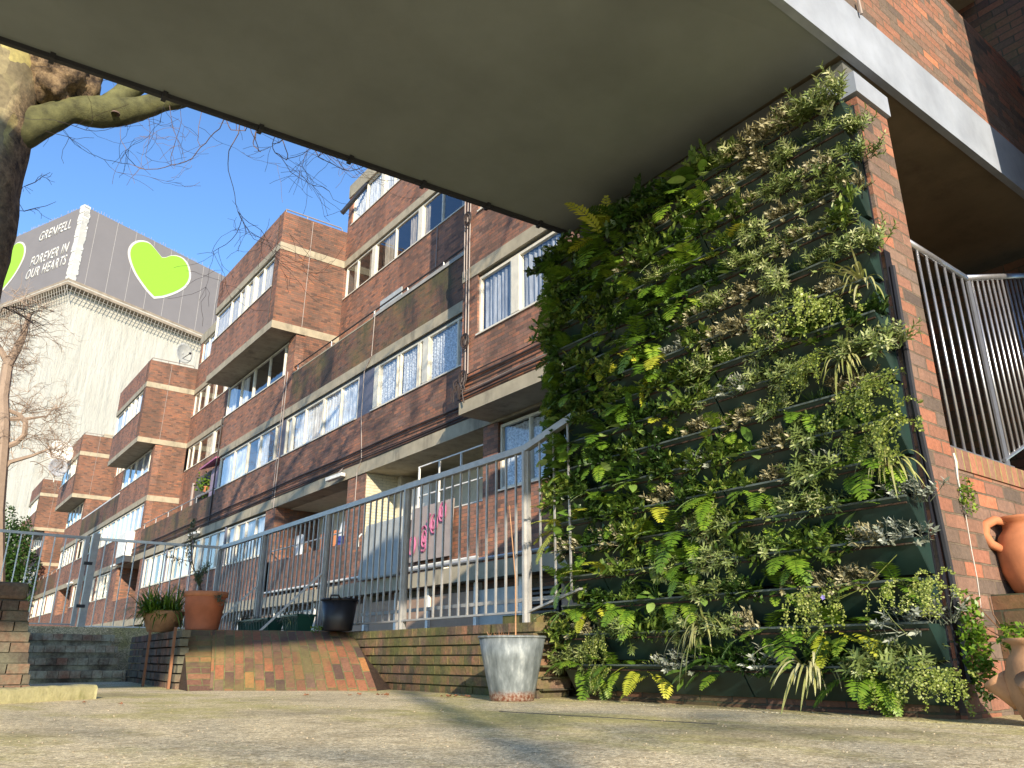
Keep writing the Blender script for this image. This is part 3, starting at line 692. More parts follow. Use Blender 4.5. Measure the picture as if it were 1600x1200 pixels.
def dish(x, y, z, r, rot, mat, label):
    t_ = thing('satellite_dish', (x, y, z), label, 'satellite dish', 'satellite dishes on the block roofs', rot)
    m_ = MB(); prof = [(r*i/6, .25*r*(i/6)**2) for i in range(7)]; b = len(m_.v)
    n = 20
    for rr, zz in prof:
        for k in range(n):
            a = 2*math.pi*k/n; m_.v.append((rr*math.cos(a), -zz*1.0-.1+.0, .5+rr*math.sin(a)))
    for i in range(6):
        for k in range(n):
            j = (k+1)%n; m_.f.append((b+i*n+k,b+i*n+j,b+(i+1)*n+j,b+(i+1)*n+k)); m_.c.append(0); m_.mi.append(0); m_.uv.append([(0,0)]*4)
    o = m_.build('reflector', mat, t_, smooth=True); sm = o.modifiers.new('s','SOLIDIFY'); sm.thickness = .02
    m_ = MB(); m_.tube([(0,.02,-.5),(0,.02,.5),(0,-.05,.5)], .03, 6); m_.build('mast', M['galv'], t_)
    m_ = MB(); m_.tube([(0,-.1,.2),(0,-r*1.1,.4)], .02, 5); m_.bar((0,-r*1.1,.4),(0,-r*1.25,.45),.09,.09); m_.build('feed_arm', M['dark_metal'], t_)
p = gy(283, 553, 41.3); dish(p.x, p.y, p.z-.5, .55, .5, M['grey_panel'], 'grey satellite dish on the terrace of the second projecting block')
p = gy(92, 710, 62); dish(p.x, p.y, p.z-.4, .85, .1, M['white'], 'large pale satellite dish above the third projecting block')
p = gy(88, 731, 61); dish(p.x, p.y, p.z-.5, .65, .3, M['grey_blind'], 'blue white satellite dish just below the large pale one')

# ================================================================== WRAPPED TOWER
D = 118
pc = gd(133, 322, D); zc = pc.z
dR = Vector((math.sin(R(67.2)), math.cos(R(67.2)), 0)); dL = Vector((math.sin(R(-22.8)), math.cos(R(-22.8)), 0))
nR = -dL; nL = -dR                                   # outward normals of right / left face
tower = thing('tower_block', (pc.x, pc.y, -1.75), 'tall tower wrapped in white sheeting with a grey banner, green hearts and white lettering', 'tower')
def onplane(px, py, n, off=0.):
    d = ray(px, py); q = Vector((pc.x, pc.y, 0))+n*off
    s_ = q.dot(n)/d.dot(n); return d*s_
def tpart(mb, name, mat, parent=tower, **kw):
    o = mb.build(name, mat, parent, **kw)
    if parent is tower: unparent_offset(o, tower)
    return o
zbR = onplane(110, 440, nR).z
W = 26
c0 = Vector((pc.x, pc.y, 0))
def wrapmat():
    m, t, b = newmat('white_sheeting'); v = pos(t)
    n1 = noise_(t, .55, 7, stretch=(1.6,1.6,.22), rough=.7); n2 = noise_(t, 1.6, 5, stretch=(1,1,.5))
    wv = t.nodes.new('ShaderNodeTexWave'); wv.bands_direction = 'Z'; wv.inputs['Scale'].default_value = .075; wv.inputs['Distortion'].default_value = 1.2; wv.inputs['Detail'].default_value = 2
    t.links.new(v, wv.inputs['Vector']); tie = ramp_f(t, wv.outputs['Fac'], .93, 1.)
    c = ramp(t, n1, [(.3, (.44,.43,.37)), (.6, (.55,.54,.47))]); c = mixc(t, math_(t,'MULTIPLY',tie,.0), c, (.50,.48,.40))
    t.links.new(c, b.inputs['Base Color']); b.inputs['Roughness'].default_value = .6
    bump(t, b, math_(t,'ADD', math_(t,'MULTIPLY',n1,2.), math_(t,'ADD', n2, math_(t,'MULTIPLY',tie,-.15))), .7, .15); return m
WRAP = wrapmat(); BAN = plain('banner_grey', (.205,.195,.20), .7, var=.05, scale=.3, bmp=0); GRN = plain('heart_green', (.29,.56,.04), .6, var=.05, bmp=0); WHT = plain('banner_white', (.66,.66,.62), .6, var=.03, bmp=0)
DECK = plain('scaffold_deck', (.30,.25,.19), .8, var=.3, scale=1)
ins = .9
m_ = MB(); a = c0-nR*ins-nL*ins; 
def pbox(m, o, u, lu, v, lv, z0, z1):
    m.prism([o+Vector((0,0,z0)), o+u*lu+Vector((0,0,z0)), o+u*lu+v*lv+Vector((0,0,z0)), o+v*lv+Vector((0,0,z0))], (0,0,z1-z0))
pbox(m_, a, dR, W-2, dL, W-2, -1.75, zbR-.6); tpart(m_, 'sheeting', WRAP)
m_ = MB(); pbox(m_, c0, dR, W, dL, W, zbR, zc); tpart(m_, 'banner', BAN)
# white laced corner strip
m_ = MB(); rng = random.Random(3); n = 46
for i in range(n):
    z0 = zbR+(zc-zbR)*i/n; z1 = zbR+(zc-zbR)*(i+1)/n+.1; w1 = .95+rng.uniform(-.15,.15); o = c0-dR*.12-dL*.12
    pbox(m_, o+dR*rng.uniform(-.05,.05), dR, w1, dL, w1*1.0, z0, z1+.002*i)
tpart(m_, 'corner_lacing', WHT)
# deck and scaffold fringe below the banner
m_ = MB(); pbox(m_, c0-dR*.5-dL*.5, dR, W+1, dL, W+1, zbR-.75, zbR-.35); pbox(m_, c0-dR*.35-dL*.35, dR, W+.7, dL, W+.7, zbR-.12, zbR+.25); tpart(m_, 'deck', DECK)
m_ = MB(); pbox(m_, c0-dR*.42-dL*.42, dR, W+.84, dL, W+.84, zbR-.33, zbR-.15); tpart(m_, 'deck_sheeting', WRAP)
m_ = MB()
for i in range(44):
    for dd, oo in ((dR, -dL*.42-dR*.3), (dL, -dR*.42-dL*.3)):
        p0 = c0+oo+dd*(i*.62); m_.bar(p0+Vector((0,0,zbR-.8)), p0+(dR if dd is dL else dL)*.45+Vector((0,0,zbR-2.3)), .06, .06)
for z in (zbR-1.3, zbR-1.9):
    m_.bar(c0-dL*.2+Vector((0,0,z)), c0-dL*.2+dR*W+Vector((0,0,z)), .05, .05); m_.bar(c0-dR*.2+Vector((0,0,z)), c0-dR*.2+dL*W+Vector((0,0,z)), .05, .05)
tpart(m_, 'scaffold', plain('scaffold_tube', (.33,.32,.29), .6))
m_ = MB(); rng = random.Random(8)
for i in range(60):
    for dd in (dR, dL):
        if rng.random() < .6: p0 = c0+dd*(.4+i*.43); m_ = MB(); m_.bar(p0+Vector((0,0,zc)), p0+Vector((0,0,zc+rng.uniform(.15,.5))), .05, .05); tpart(m_, 'roof_prop', M['pipe_grey'])
m_ = MB()
for u in (2.2+3.2*i for i in range(8)): pbox(m_, c0+dR*u+nR*.0, dR, .05, nR, .03, zbR+.3, zc)
tpart(m_, 'banner_seam', plain('seam', (.42,.41,.40), .7, bmp=0))
# heart outline recovered on the right face
hp = [(252.5,402),(243,390),(234,380),(225,376),(214,376),(205,381),(200,390),(200,401),(204,415),(211,430),(221,445),(231,458),(240,467),(252,466),(266,462),(280,456),(291,448),(297,438),(298,428),(295,415),(288,405),(279,400),(268,399),(259,402)]
def uvR(p): q = onplane(p[0], p[1], nR); return ((q-c0).dot(dR), q.z)
hs = [uvR(p) for p in hp]
hu = sum(a for a, b in hs)/len(hs); hz = sum(b for a, b in hs)/len(hs)
def heart(scale, off, dd, nn, cu, cz, name, mat, parent):
    m = MB(); base = []
    k = len(hs); dense = []
    for i in range(k):
        p0, p1, p2, p3 = hs[(i-1)%k], hs[i], hs[(i+1)%k], hs[(i+2)%k]
        for s_ in (0, .25, .5, .75):
            if i in (0, 12) or (i+1)%k in (0, 12): dense.append((p1[0]+(p2[0]-p1[0])*s_, p1[1]+(p2[1]-p1[1])*s_)); continue
            def cr(a, b, c, d): return .5*((2*b)+(-a+c)*s_+(2*a-5*b+4*c-d)*s_*s_+(-a+3*b-3*c+d)*s_**3)
            dense.append((cr(p0[0],p1[0],p2[0],p3[0]), cr(p0[1],p1[1],p2[1],p3[1])))
    for u, z in dense:
        uu = (u-hu)*scale; zz = (z-hz)*scale; base.append(c0+dd*(cu+uu)+nn*off+Vector((0,0,cz+zz)))
    m.prism(base, nn*.03); return tpart(m, name, mat, parent)
heart(1.0, .035, dR, nR, hu, hz, 'heart_outline', WHT, tower); heart(.93, .07, dR, nR, hu, hz+.05, 'heart', GRN, tower)
ql = onplane(42, 392, nL); ul = (ql-c0).dot(dL); hwid = max(a for a, b in hs)-hu
hzl = onplane(22, 408, nL).z
heart(1.0, .035, dL, nL, ul+hwid, hzl, 'heart_outline', WHT, tower); heart(.93, .07, dL, nL, ul+hwid, hzl+.05, 'heart', GRN, tower)
def banner_text(s_, pL, pR, hpx):
    cu = bpy.data.curves.new('lettering', 'FONT'); cu.body = s_; cu.shear = .25; cu.offset = .014; cu.space_character = 1.12
    tmp = bpy.data.objects.new('lettering_tmp', cu); sc.collection.objects.link(tmp)
    dg = bpy.context.evaluated_depsgraph_get(); me = bpy.data.meshes.new_from_object(tmp.evaluated_get(dg)); bpy.data.objects.remove(tmp)
    xs = [v.co.x for v in me.vertices]; ys = [v.co.y for v in me.vertices]; x0, x1, y0, y1 = min(xs), max(xs), min(ys), max(ys)
    a = onplane(*pL, nL); b = onplane(*pR, nL); uA = (a-c0).dot(dL); uB = (b-c0).dot(dL)
    top = onplane(pL[0], pL[1]-hpx, nL); H = top.z-a.z; zz = (a.z+b.z)/2
    for v in me.vertices:
        fx = (v.co.x-x0)/(x1-x0); fy = (v.co.y-y0)/(y1-y0)
        q = c0+dL*(uA+(uB-uA)*fx)+nL*.06+Vector((0,0,zz+H*fy)); v.co = q
    me.materials.clear(); me.materials.append(WHT)
    o = link(bpy.data.objects.new('lettering', me)); o.parent = tower; unparent_offset(o, tower)
    so_ = o.modifiers.new('s', 'SOLIDIFY'); so_.thickness = .02
banner_text('GRENFELL', (60.5,378), (110,357), 13)
banner_text('FOREVER IN', (46,418), (106,394), 14)
banner_text('OUR HEARTS', (39,439), (103,413), 14)

# ================================================================== FOOTBRIDGE OVERHEAD
br = thing('footbridge', (3, 2.9, 3.31), 'overhead walkway with grey painted underside, white fascia and brick parapet, carried on the brick pier', 'bridge')
def bpart(mb, name, mat, **kw): o = mb.build(name, mat, br, **kw); unparent_offset(o, br); return o
Y0, Y1, ZS = 1.71, 4.22, 3.31
def yf(x): return 4.53-(x+.18)*.088                  # far edge, slightly skewed
def fz(x): return 3.36+(x-3.16)*.02
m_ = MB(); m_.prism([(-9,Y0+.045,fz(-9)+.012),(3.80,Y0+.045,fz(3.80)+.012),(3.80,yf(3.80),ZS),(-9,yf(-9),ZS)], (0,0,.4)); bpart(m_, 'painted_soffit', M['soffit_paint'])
m_ = MB(); m_.prism([(3.805,Y0+.045,fz(3.8)+.03),(14,Y0+.045,fz(14)+.03),(14,yf(6),ZS+.1),(3.805,yf(3.80),ZS+.02)], (0,0,.35)); bpart(m_, 'raw_soffit', M['soffit_raw'])
m_ = MB(); m_.prism([(-9,Y0,3.26),(-9,Y0,3.70),(14,Y0-.06,3.93),(14,Y0-.06,3.5)][0:4], (0,.1,0)); 
m_ = MB(); xa, xb = -9, 14
def fz(x): return 3.36+(x-3.16)*.02
m_.prism([(xa,Y0,fz(xa)),(xb,Y0,fz(xb)),(xb,Y0,fz(xb)+.43),(xa,Y0,fz(xa)+.43)], (0,.05,0)); bpart(m_, 'fascia', M['white_paint'])
m_ = MB(); m_.prism([(xa,Y0+.008,fz(xa)+.432),(xb,Y0+.008,fz(xb)+.432),(xb,Y0+.008,5.02),(xa,Y0+.008,4.7)], (0,.22,0)); bpart(m_, 'parapet', M['brick_near'])
m_ = MB(); m_.prism([(xa,yf(xa)-.3,ZS+.402),(xb,yf(6)-.3,ZS+.402),(xb,yf(6)-.3,4.9),(xa,yf(xa)-.3,4.7)], (0,.22,0)); bpart(m_, 'parapet', M['brick_near'])
m_ = MB(); a = Vector((-9, yf(-9)+.003, ZS-.012)); b = Vector((3.80, yf(3.80)+.003, ZS-.012)); m_.bar(a, b, .03, .035); bpart(m_, 'drip_edge', M['dark_metal'])
m_ = MB()
for px_, py_ in ((-60,38),(85,77),(262,138),(412,191),(552,241),(663,283),(763,318),(843,347)):
    q = gz(px_, py_, ZS); q = Vector((q.x, yf(q.x)+.0, ZS-.02)); m_ = MB(); m_.box(q.x-.014, q.x+.014, q.y-.03, q.y+.03, q.z-.02, q.z+.02); bpart(m_, 'drip_clip', M['dark_metal'])
# conduit on the parapet
m_ = MB(); m_.tube([gy(1341,0,Y0-.02), gy(1346,22,Y0-.02)], .01, 6); bpart(m_, 'conduit', M['pipe_grey'])

# ================================================================== LIVING WALL: brick wall, pier, membrane, troughs
XW = 3.80
lw = thing('brick_wall', (4, 3, G), 'tall brick wall and pier carrying the walkway, covered on one side by planted green troughs', 'wall')
def wpart(mb, name, mat, **kw): o = mb.build(name, mat, lw, **kw); unparent_offset(o, lw); return o
m_ = MB(); m_.box(XW, 4.14, Y0+.0, 2.1, G, 3.05); wpart(m_, 'pier', M['brick_near'])
m_ = MB(); m_.box(XW+.0, 4.135, 2.1, 4.2, G, 3.05); wpart(m_, 'wall', M['brick_near'])
m_ = MB(); m_.box(XW-.02, 4.16, Y0-.018, 2.0, 3.07, 3.21); wpart(m_, 'cap', M['white_paint'])
m_ = MB(); m_.box(XW+.03, 4.05, Y0+.06, 4.1, 3.05, 3.37); wpart(m_, 'bearing', M['bearing'])
m_ = MB(); m_.box(XW-.012, XW-.002, Y0+.02, 4.18, -.17, 3.0); m_.box(XW-.012, XW+.05, Y0-.006, Y0-.001, -.17, 2.05); wpart(m_, 'membrane', M['membrane'])
m_ = MB()
m_.box(XW-.045, XW, Y0+.03, 4.15, -.25, -.172); wpart(m_, 'base_course', M['brick_dark'])
m_ = MB(); m_.tube([(XW+.015,Y0-.02,1.95),(XW-.01,Y0-.02,1.2),(XW+.03,Y0-.025,.4),(XW+.02,Y0-.025,-.1)], .016, 7); wpart(m_, 'irrigation_pipe', M['black_plastic'])
# end of the wall behind the foliage
m_ = MB(); m_.box(3.9, 4.3, 4.2, 4.9, G, .30); m_.box(3.62, 3.9, 4.45, 4.85, G, .3); wpart(m_, 'buttress', M['brick_low'])

ORD = ['bottom','second','third','fourth','fifth','sixth','seventh','eighth','ninth','tenth','eleventh','twelfth','thirteenth','fourteenth','fifteenth','sixteenth','seventeenth']
def rowname(i): return 'bottom row' if i == 0 else ('top row' if i == 16 else ORD[i]+' row up')
ROWZ = [-.04+.1885*i for i in range(17)]
mods = [(1.735, 2.755, 'next to the pier'), (2.765, 3.785, 'in the middle'), (3.795, 4.19, 'at the far end')]
def trough_mesh(L):
    m = MB(); xo, xi, h = -.165, -.012, .155          # relative to wall face; lip outwards
    xbo = -.06; t = .006
    m.prism([(xo,0,0),(xbo,0,-h),(xbo+t,0,-h),(xo+t,0,0)], (0,L,0))                 # sloping front
    m.prism([(xbo+t,0,-h),(xi,0,-h),(xi,0,-h+t),(xbo+t,0,-h+t)], (0,L,0))           # floor
    m.prism([(xi-t,0,-h+t),(xi,0,-h+t),(xi,0,.02),(xi-t,0,.02)], (0,L,0))           # back
    for y in (.0, L-t): m.prism([(xo+t,y,-.001),(xbo+t,y,-h+t),(xi-t,y,-h+t),(xi-t,y,-.001)], (0,t,0))
    m.cur = 1; m.box(xo-.007, xo+.009, 0, L, -.003, .007); m.cur = 0
    return m
protos = {}
for i, z in enumerate(ROWZ):
    for k, (ya, yb, wh) in enumerate(mods):
        t_ = thing('planter_trough', (XW, ya, z), f'dark green planting trough {wh}, {rowname(i)}', 'planter', 'troughs of the living wall')
        if k not in protos:
            mbx = trough_mesh(yb-ya); o = mbx.build('trough', [M['planter'], M['planter_lip']], t_); 
            sm = MB(); sm.box(-.155, -.02, .008, yb-ya-.008, -.03, -.022); s2 = sm.build('soil', M['soil'], t_)
            protos[k] = (o, s2)
        else:
            for p_ in protos[k]:
                c = p_.copy(); c.parent = t_; link(c)

# ---- plants
def leaf(m, p, d, up, L, W, bend, segs=3, col=0., tip=.0):
    d = Vector(d).normalized(); up = Vector(up); s = d.cross(up)
    if s.length < .01: s = Vector((1,0,0))
    s.normalize(); nrm = s.cross(d).normalized()
    prev = None; q = Vector(p)
    for i in range(segs+1):
        f = i/segs; wd = W*(math.sin(math.pi*min(1, .12+f*.88))**.7)*.5 if i < segs else W*tip
        a = q+s*wd; b = q-s*wd
        if prev:
            if i == segs and tip == 0: m.face([prev[0], prev[1], q], col)
            else: m.face([prev[0], prev[1], b, a], col)
        prev = (a, b)
        q = q+d*(L/segs); d = (d-Vector((0,0,1))*bend/segs).normalized()
def rdir(rng, out=.7, up=.6, spread=.9):
    while True:
        v = Vector((-abs(rng.gauss(out, .45)), rng.gauss(0, spread), rng.gauss(up, .5)))
        if v.length > .2 and v.x < .02: return v.normalized()
def p_tuft(rng, sc_=1., n=55, L=(.06,.125), W=(.010,.016), bend=.7):
    m = MB()
    for i in range(n):
        d = rdir(rng, .6, .8, .75); b = Vector((rng.uniform(-.025,.0), rng.uniform(-.035,.035), 0))
        h = rng.random()*.05; b = b+d*h
        leaf(m, b, d, (0,0,1), rng.uniform(*L)*sc_, rng.uniform(*W)*sc_, bend*rng.uniform(.3,1.5), 3, rng.random()**1.1)
    return m
def p_fern(rng, sc_=1., n=7, yel=False):
    m = MB()
    for k in range(n):
        d = rdir(rng, .7, .55, .9); L = rng.uniform(.13,.25)*sc_; q = Vector((0,rng.uniform(-.07,.07),0)); segs = 16; bend = rng.uniform(.8,1.8)
        pts = [q.copy()]; c = rng.random()
        for i in range(segs):
            q = q+d*(L/segs); d = (d-Vector((0,0,1))*bend/segs).normalized(); pts.append(q.copy())
            if i < 1: continue
            f = i/segs; pl = L*.26*math.sin(math.pi*(f*.86+.12))**.8; s = d.cross(Vector((0,0,1)))
            if s.length < .05: s = Vector((0,1,0))
            s.normalize(); tilt = rng.uniform(-.15,.15)
            for sg in (-1, 1):
                pd = (s*sg+d*.45+Vector((0,0,tilt))).normalized()
                leaf(m, q, pd, s.cross(d), pl, L/segs*.95, .35, 2, min(1, c*.6+rng.random()*.4))
        m.tube(pts, .0012, 3, .1)
    return m
def p_shrub(rng, sc_=1., n=13, k=15, L=(.018,.032), W=.5, reach=(.05,.12), colb=0.):
    m = MB()
    for i in range(n):
        d = rdir(rng, .55, .75, .8); L_ = rng.uniform(*reach)*sc_; q = Vector((rng.uniform(-.03,0),rng.uniform(-.07,.07),0)); pts = [q.copy()]
        for j in range(k):
            q = q+d*(L_/k); d = (d+Vector((rng.gauss(0,.08),rng.gauss(0,.1),rng.gauss(.0,.08)))).normalized(); pts.append(q.copy())
            if j < k*.25: continue
            for _ in range(2):
                ld = (d*.6+Vector((rng.gauss(-.2,.6),rng.gauss(0,.7),rng.gauss(.2,.6)))).normalized()
                l = rng.uniform(*L)*sc_; leaf(m, q, ld, (rng.gauss(0,.4),rng.gauss(0,.4),1), l, l*W, .4, 2, min(1, rng.random()+colb*(j/k)))
        m.tube(pts, .0013, 3, .0)
    return m
def p_vine(rng, sc_=1., n=16, drop=(.10,.28)):
    m = MB()
    for i in range(n):
        d = Vector((-rng.uniform(.3,1), rng.gauss(0,.7), rng.uniform(.0,.9))).normalized(); L_ = rng.uniform(*drop)*sc_+.08; k = 16
        q = Vector((-.06, rng.gauss(0,.085), 0)); pts = [q.copy()]
        for j in range(k):
            q = q+d*(L_/k); d = (d+Vector((rng.gauss(.0,.15),rng.gauss(0,.2),-.26))).normalized()
            if q.x > -.15 and q.z < 0: q.x -= .01
            pts.append(q.copy())
            for _ in range(4):
                r = rng.uniform(.0035,.0078)*sc_; c = q+Vector((rng.gauss(-.004,.01),rng.gauss(0,.012),rng.gauss(0,.008)))
                a = Vector((rng.gauss(0,.5),rng.gauss(0,1),rng.gauss(0,1))).normalized(); b = a.cross(Vector((-1,rng.gauss(0,.5),rng.gauss(0.4,.5)))).normalized()
                m.face([c+(a*math.cos(t*1.047)+b*math.sin(t*1.047))*r for t in range(6)], rng.random())
        m.tube(pts, .0011, 3, .0)
    return m
def p_strap(rng, sc_=1., n=24):
    m = MB()
    for i in range(n):
        d = rdir(rng, .8, .9, .7); leaf(m, (-.02,rng.uniform(-.02,.02),0), d, (0,0,1), rng.uniform(.18,.36)*sc_, rng.uniform(.007,.011), rng.uniform(1.8,3.6), 9, rng.random())
    return m
def p_broad(rng, sc_=1., n=12):
    m = MB()
    for i in range(n):
        d = rdir(rng, .6, .7, .8); st = rng.uniform(.03,.09)*sc_; q = Vector((0,0,0)); e = q+d*st; m.tube([q, e], .0018, 3, .3)
        d2 = (d+Vector((rng.gauss(-.3,.4),rng.gauss(0,.5),rng.gauss(-.2,.4)))).normalized(); l = rng.uniform(.045,.085)*sc_
        leaf(m, e, d2, (rng.gauss(0,.3),rng.gauss(0,.3),1), l, l*.5, .9, 4, rng.random())
    return m
def p_rosette(rng, sc_=1., n=17, col=0.):
    m = MB()
    for i in range(n):
        d = rdir(rng, .5, .85, .7); h = rng.uniform(.04,.105)*sc_; q = Vector((rng.uniform(-.02,0),rng.uniform(-.075,.075),0)); e = q+d*h; m.tube([q,(q+e)/2+Vector((0,rng.gauss(0,.006),0)),e], .0014, 3, 0.)
        for j in range(10):
            a = j*2.4; sd = (d*.7+Vector((0,math.cos(a),math.sin(a)))*.7+Vector((-.2,0,0))).normalized()
            l = rng.uniform(.014,.028)*sc_; leaf(m, e-d*(j*.003), sd, d, l, l*.42, .3, 2, rng.random())
    return m
def p_whorl(rng, sc_=1., n=52, k=9, L=(.022,.038), W=.27, reach=(.05,.11)):
    m = MB()
    for i in range(n):
        d = rdir(rng, .6, .75, .85); L_ = rng.uniform(*reach)*sc_; q = Vector((rng.uniform(-.03,0),rng.uniform(-.085,.085),0)); pts = [q.copy()]; c = rng.random()*.5
        for j in range(k):
            q = q+d*(L_/k); d = (d+Vector((rng.gauss(0,.06),rng.gauss(0,.07),rng.gauss(.02,.06)))).normalized(); pts.append(q.copy())
            if j < 3: continue
            s = d.cross(Vector((0,.3,1))).normalized(); t = d.cross(s)
            for a in range(3):
                an = a*2.1+j*1.3; ld = (d*rng.uniform(.35,.9)+s*math.cos(an)+t*math.sin(an)).normalized()
                l = rng.uniform(*L)*sc_*(1-.3*j/k); leaf(m, q, ld, d, l, l*W, .5, 2, min(1, c+rng.random()*.6))
        m.tube(pts, .0012, 3, .0)
    return m
KINDS = {
 'tuft': ('striped_shrub', 'pale striped bushy', M['lf_tuft'], lambda r: p_whorl(r, r.uniform(.95,1.15))),
 'fern': ('fern', 'bright green arching fern', M['lf_fern'], lambda r: p_fern(r, r.uniform(.6,.9), 10)),
 'ferny': ('golden_fern', 'yellow green fern', M['lf_fern_y'], lambda r: p_fern(r, r.uniform(.7,.95), 5)),
 'dark': ('evergreen_shrub', 'dark glossy small leaved shrub', M['lf_dark'], lambda r: p_shrub(r, 1.0, 34, 15)),
 'mid': ('leafy_shrub', 'mid green bushy shrub', M['lf_mid'], lambda r: p_shrub(r, 1.0, 30, 14, (.022,.038), .42)),
 'cream': ('variegated_shrub', 'cream flecked brown stemmed shrub', M['lf_cream'], lambda r: p_rosette(r, .95, 64)),
 'vine': ('trailing_vine', 'round leaved trailing vine', M['lf_vine'], lambda r: p_vine(r, 1., 24, (.02,.30))),
 'strap': ('spider_plant', 'long cream striped strap leaved', M['lf_strap'], lambda r: p_strap(r, .8, 34)),
 'broad': ('broadleaf_plant', 'broad leaved green', M['lf_broad'], lambda r: p_broad(r, 1.05, 24)),
 'silver': ('silver_shrub', 'silvery grey leaved', M['lf_silver'], lambda r: p_rosette(r, 1.05, 30)),
 'needle': ('needle_shrub', 'feathery blue green', M['lf_dark'], lambda r: p_tuft(r, .9, 110, (.03,.06), (.002,.0035), .1)),
 'sedum': ('sedum', 'lime green mossy cushion', M['lf_vine'], lambda r: p_shrub(r, .75, 24, 12, (.008,.014), .5, (.05,.09), .3)),
}
VAR = {}
for kd, (nm, lb, mt, fn) in KINDS.items():
    VAR[kd] = []
    for j in range(7 if kd in ('tuft','fern','mid','dark') else 4):
        mbx = fn(random.Random(hash_(kd, j)) if False else random.Random(sum(map(ord, kd))*13+j*7)); VAR[kd].append(mbx)
MESH = {}
def getmesh(kd, j):
    if (kd, j) not in MESH:
        o = VAR[kd][j].build(KINDS[kd][0], KINDS[kd][2], None); MESH[(kd, j)] = o.data; bpy.data.objects.remove(o)
    return MESH[(kd, j)]
NUM = ['first','second','third','fourth','fifth','sixth','seventh','eighth','ninth','tenth','eleventh','twelfth','thirteenth','fourteenth','fifteenth','sixteenth','seventeenth','eighteenth']
rng = random.Random(21)
fixed = {                                            # plants that stand out in the photo: row -> (distance from the pier end, kind)
 0: {0:'vine', 2:'fern', 4:'strap', 6:'dark', 7:'fern', 8:'broad', 9:'silver', 10:'sedum', 11:'ferny', 13:'vine'},
 1: {0:'silver', 1:'needle', 2:'fern', 4:'needle', 5:'fern', 7:'tuft', 8:'strap', 9:'tuft', 11:'mid', 12:'tuft', 13:'vine'},
 2: {0:'vine', 1:'fern', 2:'cream', 3:'vine', 5:'fern', 8:'broad', 10:'broad', 13:'dark'},
 3: {0:'silver', 1:'cream', 2:'mid', 4:'fern', 13:'ferny'}, 4: {0:'silver', 1:'broad', 2:'fern', 3:'tuft', 13:'dark'},
 5: {0:'strap', 1:'fern', 2:'silver', 3:'tuft', 5:'fern'}, 6: {0:'vine', 1:'broad', 2:'dark', 3:'tuft'}, 7: {0:'vine', 2:'needle', 3:'fern', 5:'cream'},
 8: {0:'tuft', 1:'strap', 2:'vine', 4:'tuft', 6:'tuft'}, 9: {0:'dark', 1:'needle', 3:'cream', 4:'tuft'}, 10: {0:'strap', 2:'vine', 3:'tuft', 5:'cream'}, 11: {0:'tuft', 1:'tuft', 2:'needle', 4:'cream'},
 12: {0:'mid', 1:'tuft', 2:'cream', 4:'tuft'}, 13: {0:'cream', 1:'tuft', 3:'cream'}, 14: {0:'tuft', 1:'cream', 2:'tuft', 4:'cream'}, 15: {0:'tuft', 1:'needle', 2:'tuft', 3:'cream'}, 16: {0:'tuft', 1:'tuft', 2:'cream', 3:'cream', 4:'tuft'},
}
left_pool = ['fern','mid','fern','dark','fern','tuft','mid','dark','cream','broad','fern','ferny']; right_pool = ['tuft','tuft','cream','mid','needle','tuft','fern','mid','silver','cream']
for i, z in enumerate(ROWZ):
    n = 16; ys = [1.79+j*(4.16-1.79)/(n-1)+rng.uniform(-.03,.03) for j in range(n)]
    for j, y in enumerate(ys):
        f = j/(n-1)
        left = rng.random() < (.15+.85*min(1, max(0, (f-.25)/.5)))
        if i <= 3: left = rng.random() < .55
        kd = rng.choice(left_pool if left else right_pool)
        if i > 2 and i < 16 and j in (2, 3, 4) and rng.random() < .25: kd = 'tuft'
        if j in fixed.get(i, {}): kd = fixed[i][j]
        v = rng.randrange(len(VAR[kd])); me = getmesh(kd, v)
        nm, lb = KINDS[kd][0], KINDS[kd][1]
        o = link(bpy.data.objects.new(nm, me)); s = rng.uniform(1.14, 1.48)*(1.12 if f > .55 and i > 3 else 1.0)*(1.3 if i == 16 else 1)
        if kd == 'vine': s *= .55 if i < 3 else .68
        if kd == 'strap': s *= .85
        o.scale = (s, s*1.12, s*rng.uniform(.9,1.15)); o.location = (XW-.085+rng.uniform(-.015,.015), y, z-.02); o.rotation_euler = (rng.gauss(0,.15)-(.25 if j == n-1 else 0), rng.gauss(0,.1), rng.gauss(0,.3))
        tag(o, f'{lb} plant, {NUM[j]} from the pier, {rowname(i)}', 'plant', 'plants of the living wall')
# ragged growth over the far edge
for i in range(4, 17):
    for q in range(2 if i > 6 else 1):
        kd = rng.choice(['mid','dark','fern','broad']); me = getmesh(kd, rng.randrange(len(VAR[kd])))
        o = link(bpy.data.objects.new(KINDS[kd][0], me)); s = rng.uniform(1.1,1.45); o.scale = (s,s,s)
        o.location = (XW-.07-.03*q, 4.21, ROWZ[i]+.02-.09*q); o.rotation_euler = (-.7+rng.gauss(0,.2), 0, -.5+rng.gauss(0,.2))
        tag(o, f'{KINDS[kd][1]} plant on the far edge, {"lower" if q else "upper"} of two, {rowname(i)}', 'plant', 'plants spilling over the far edge')
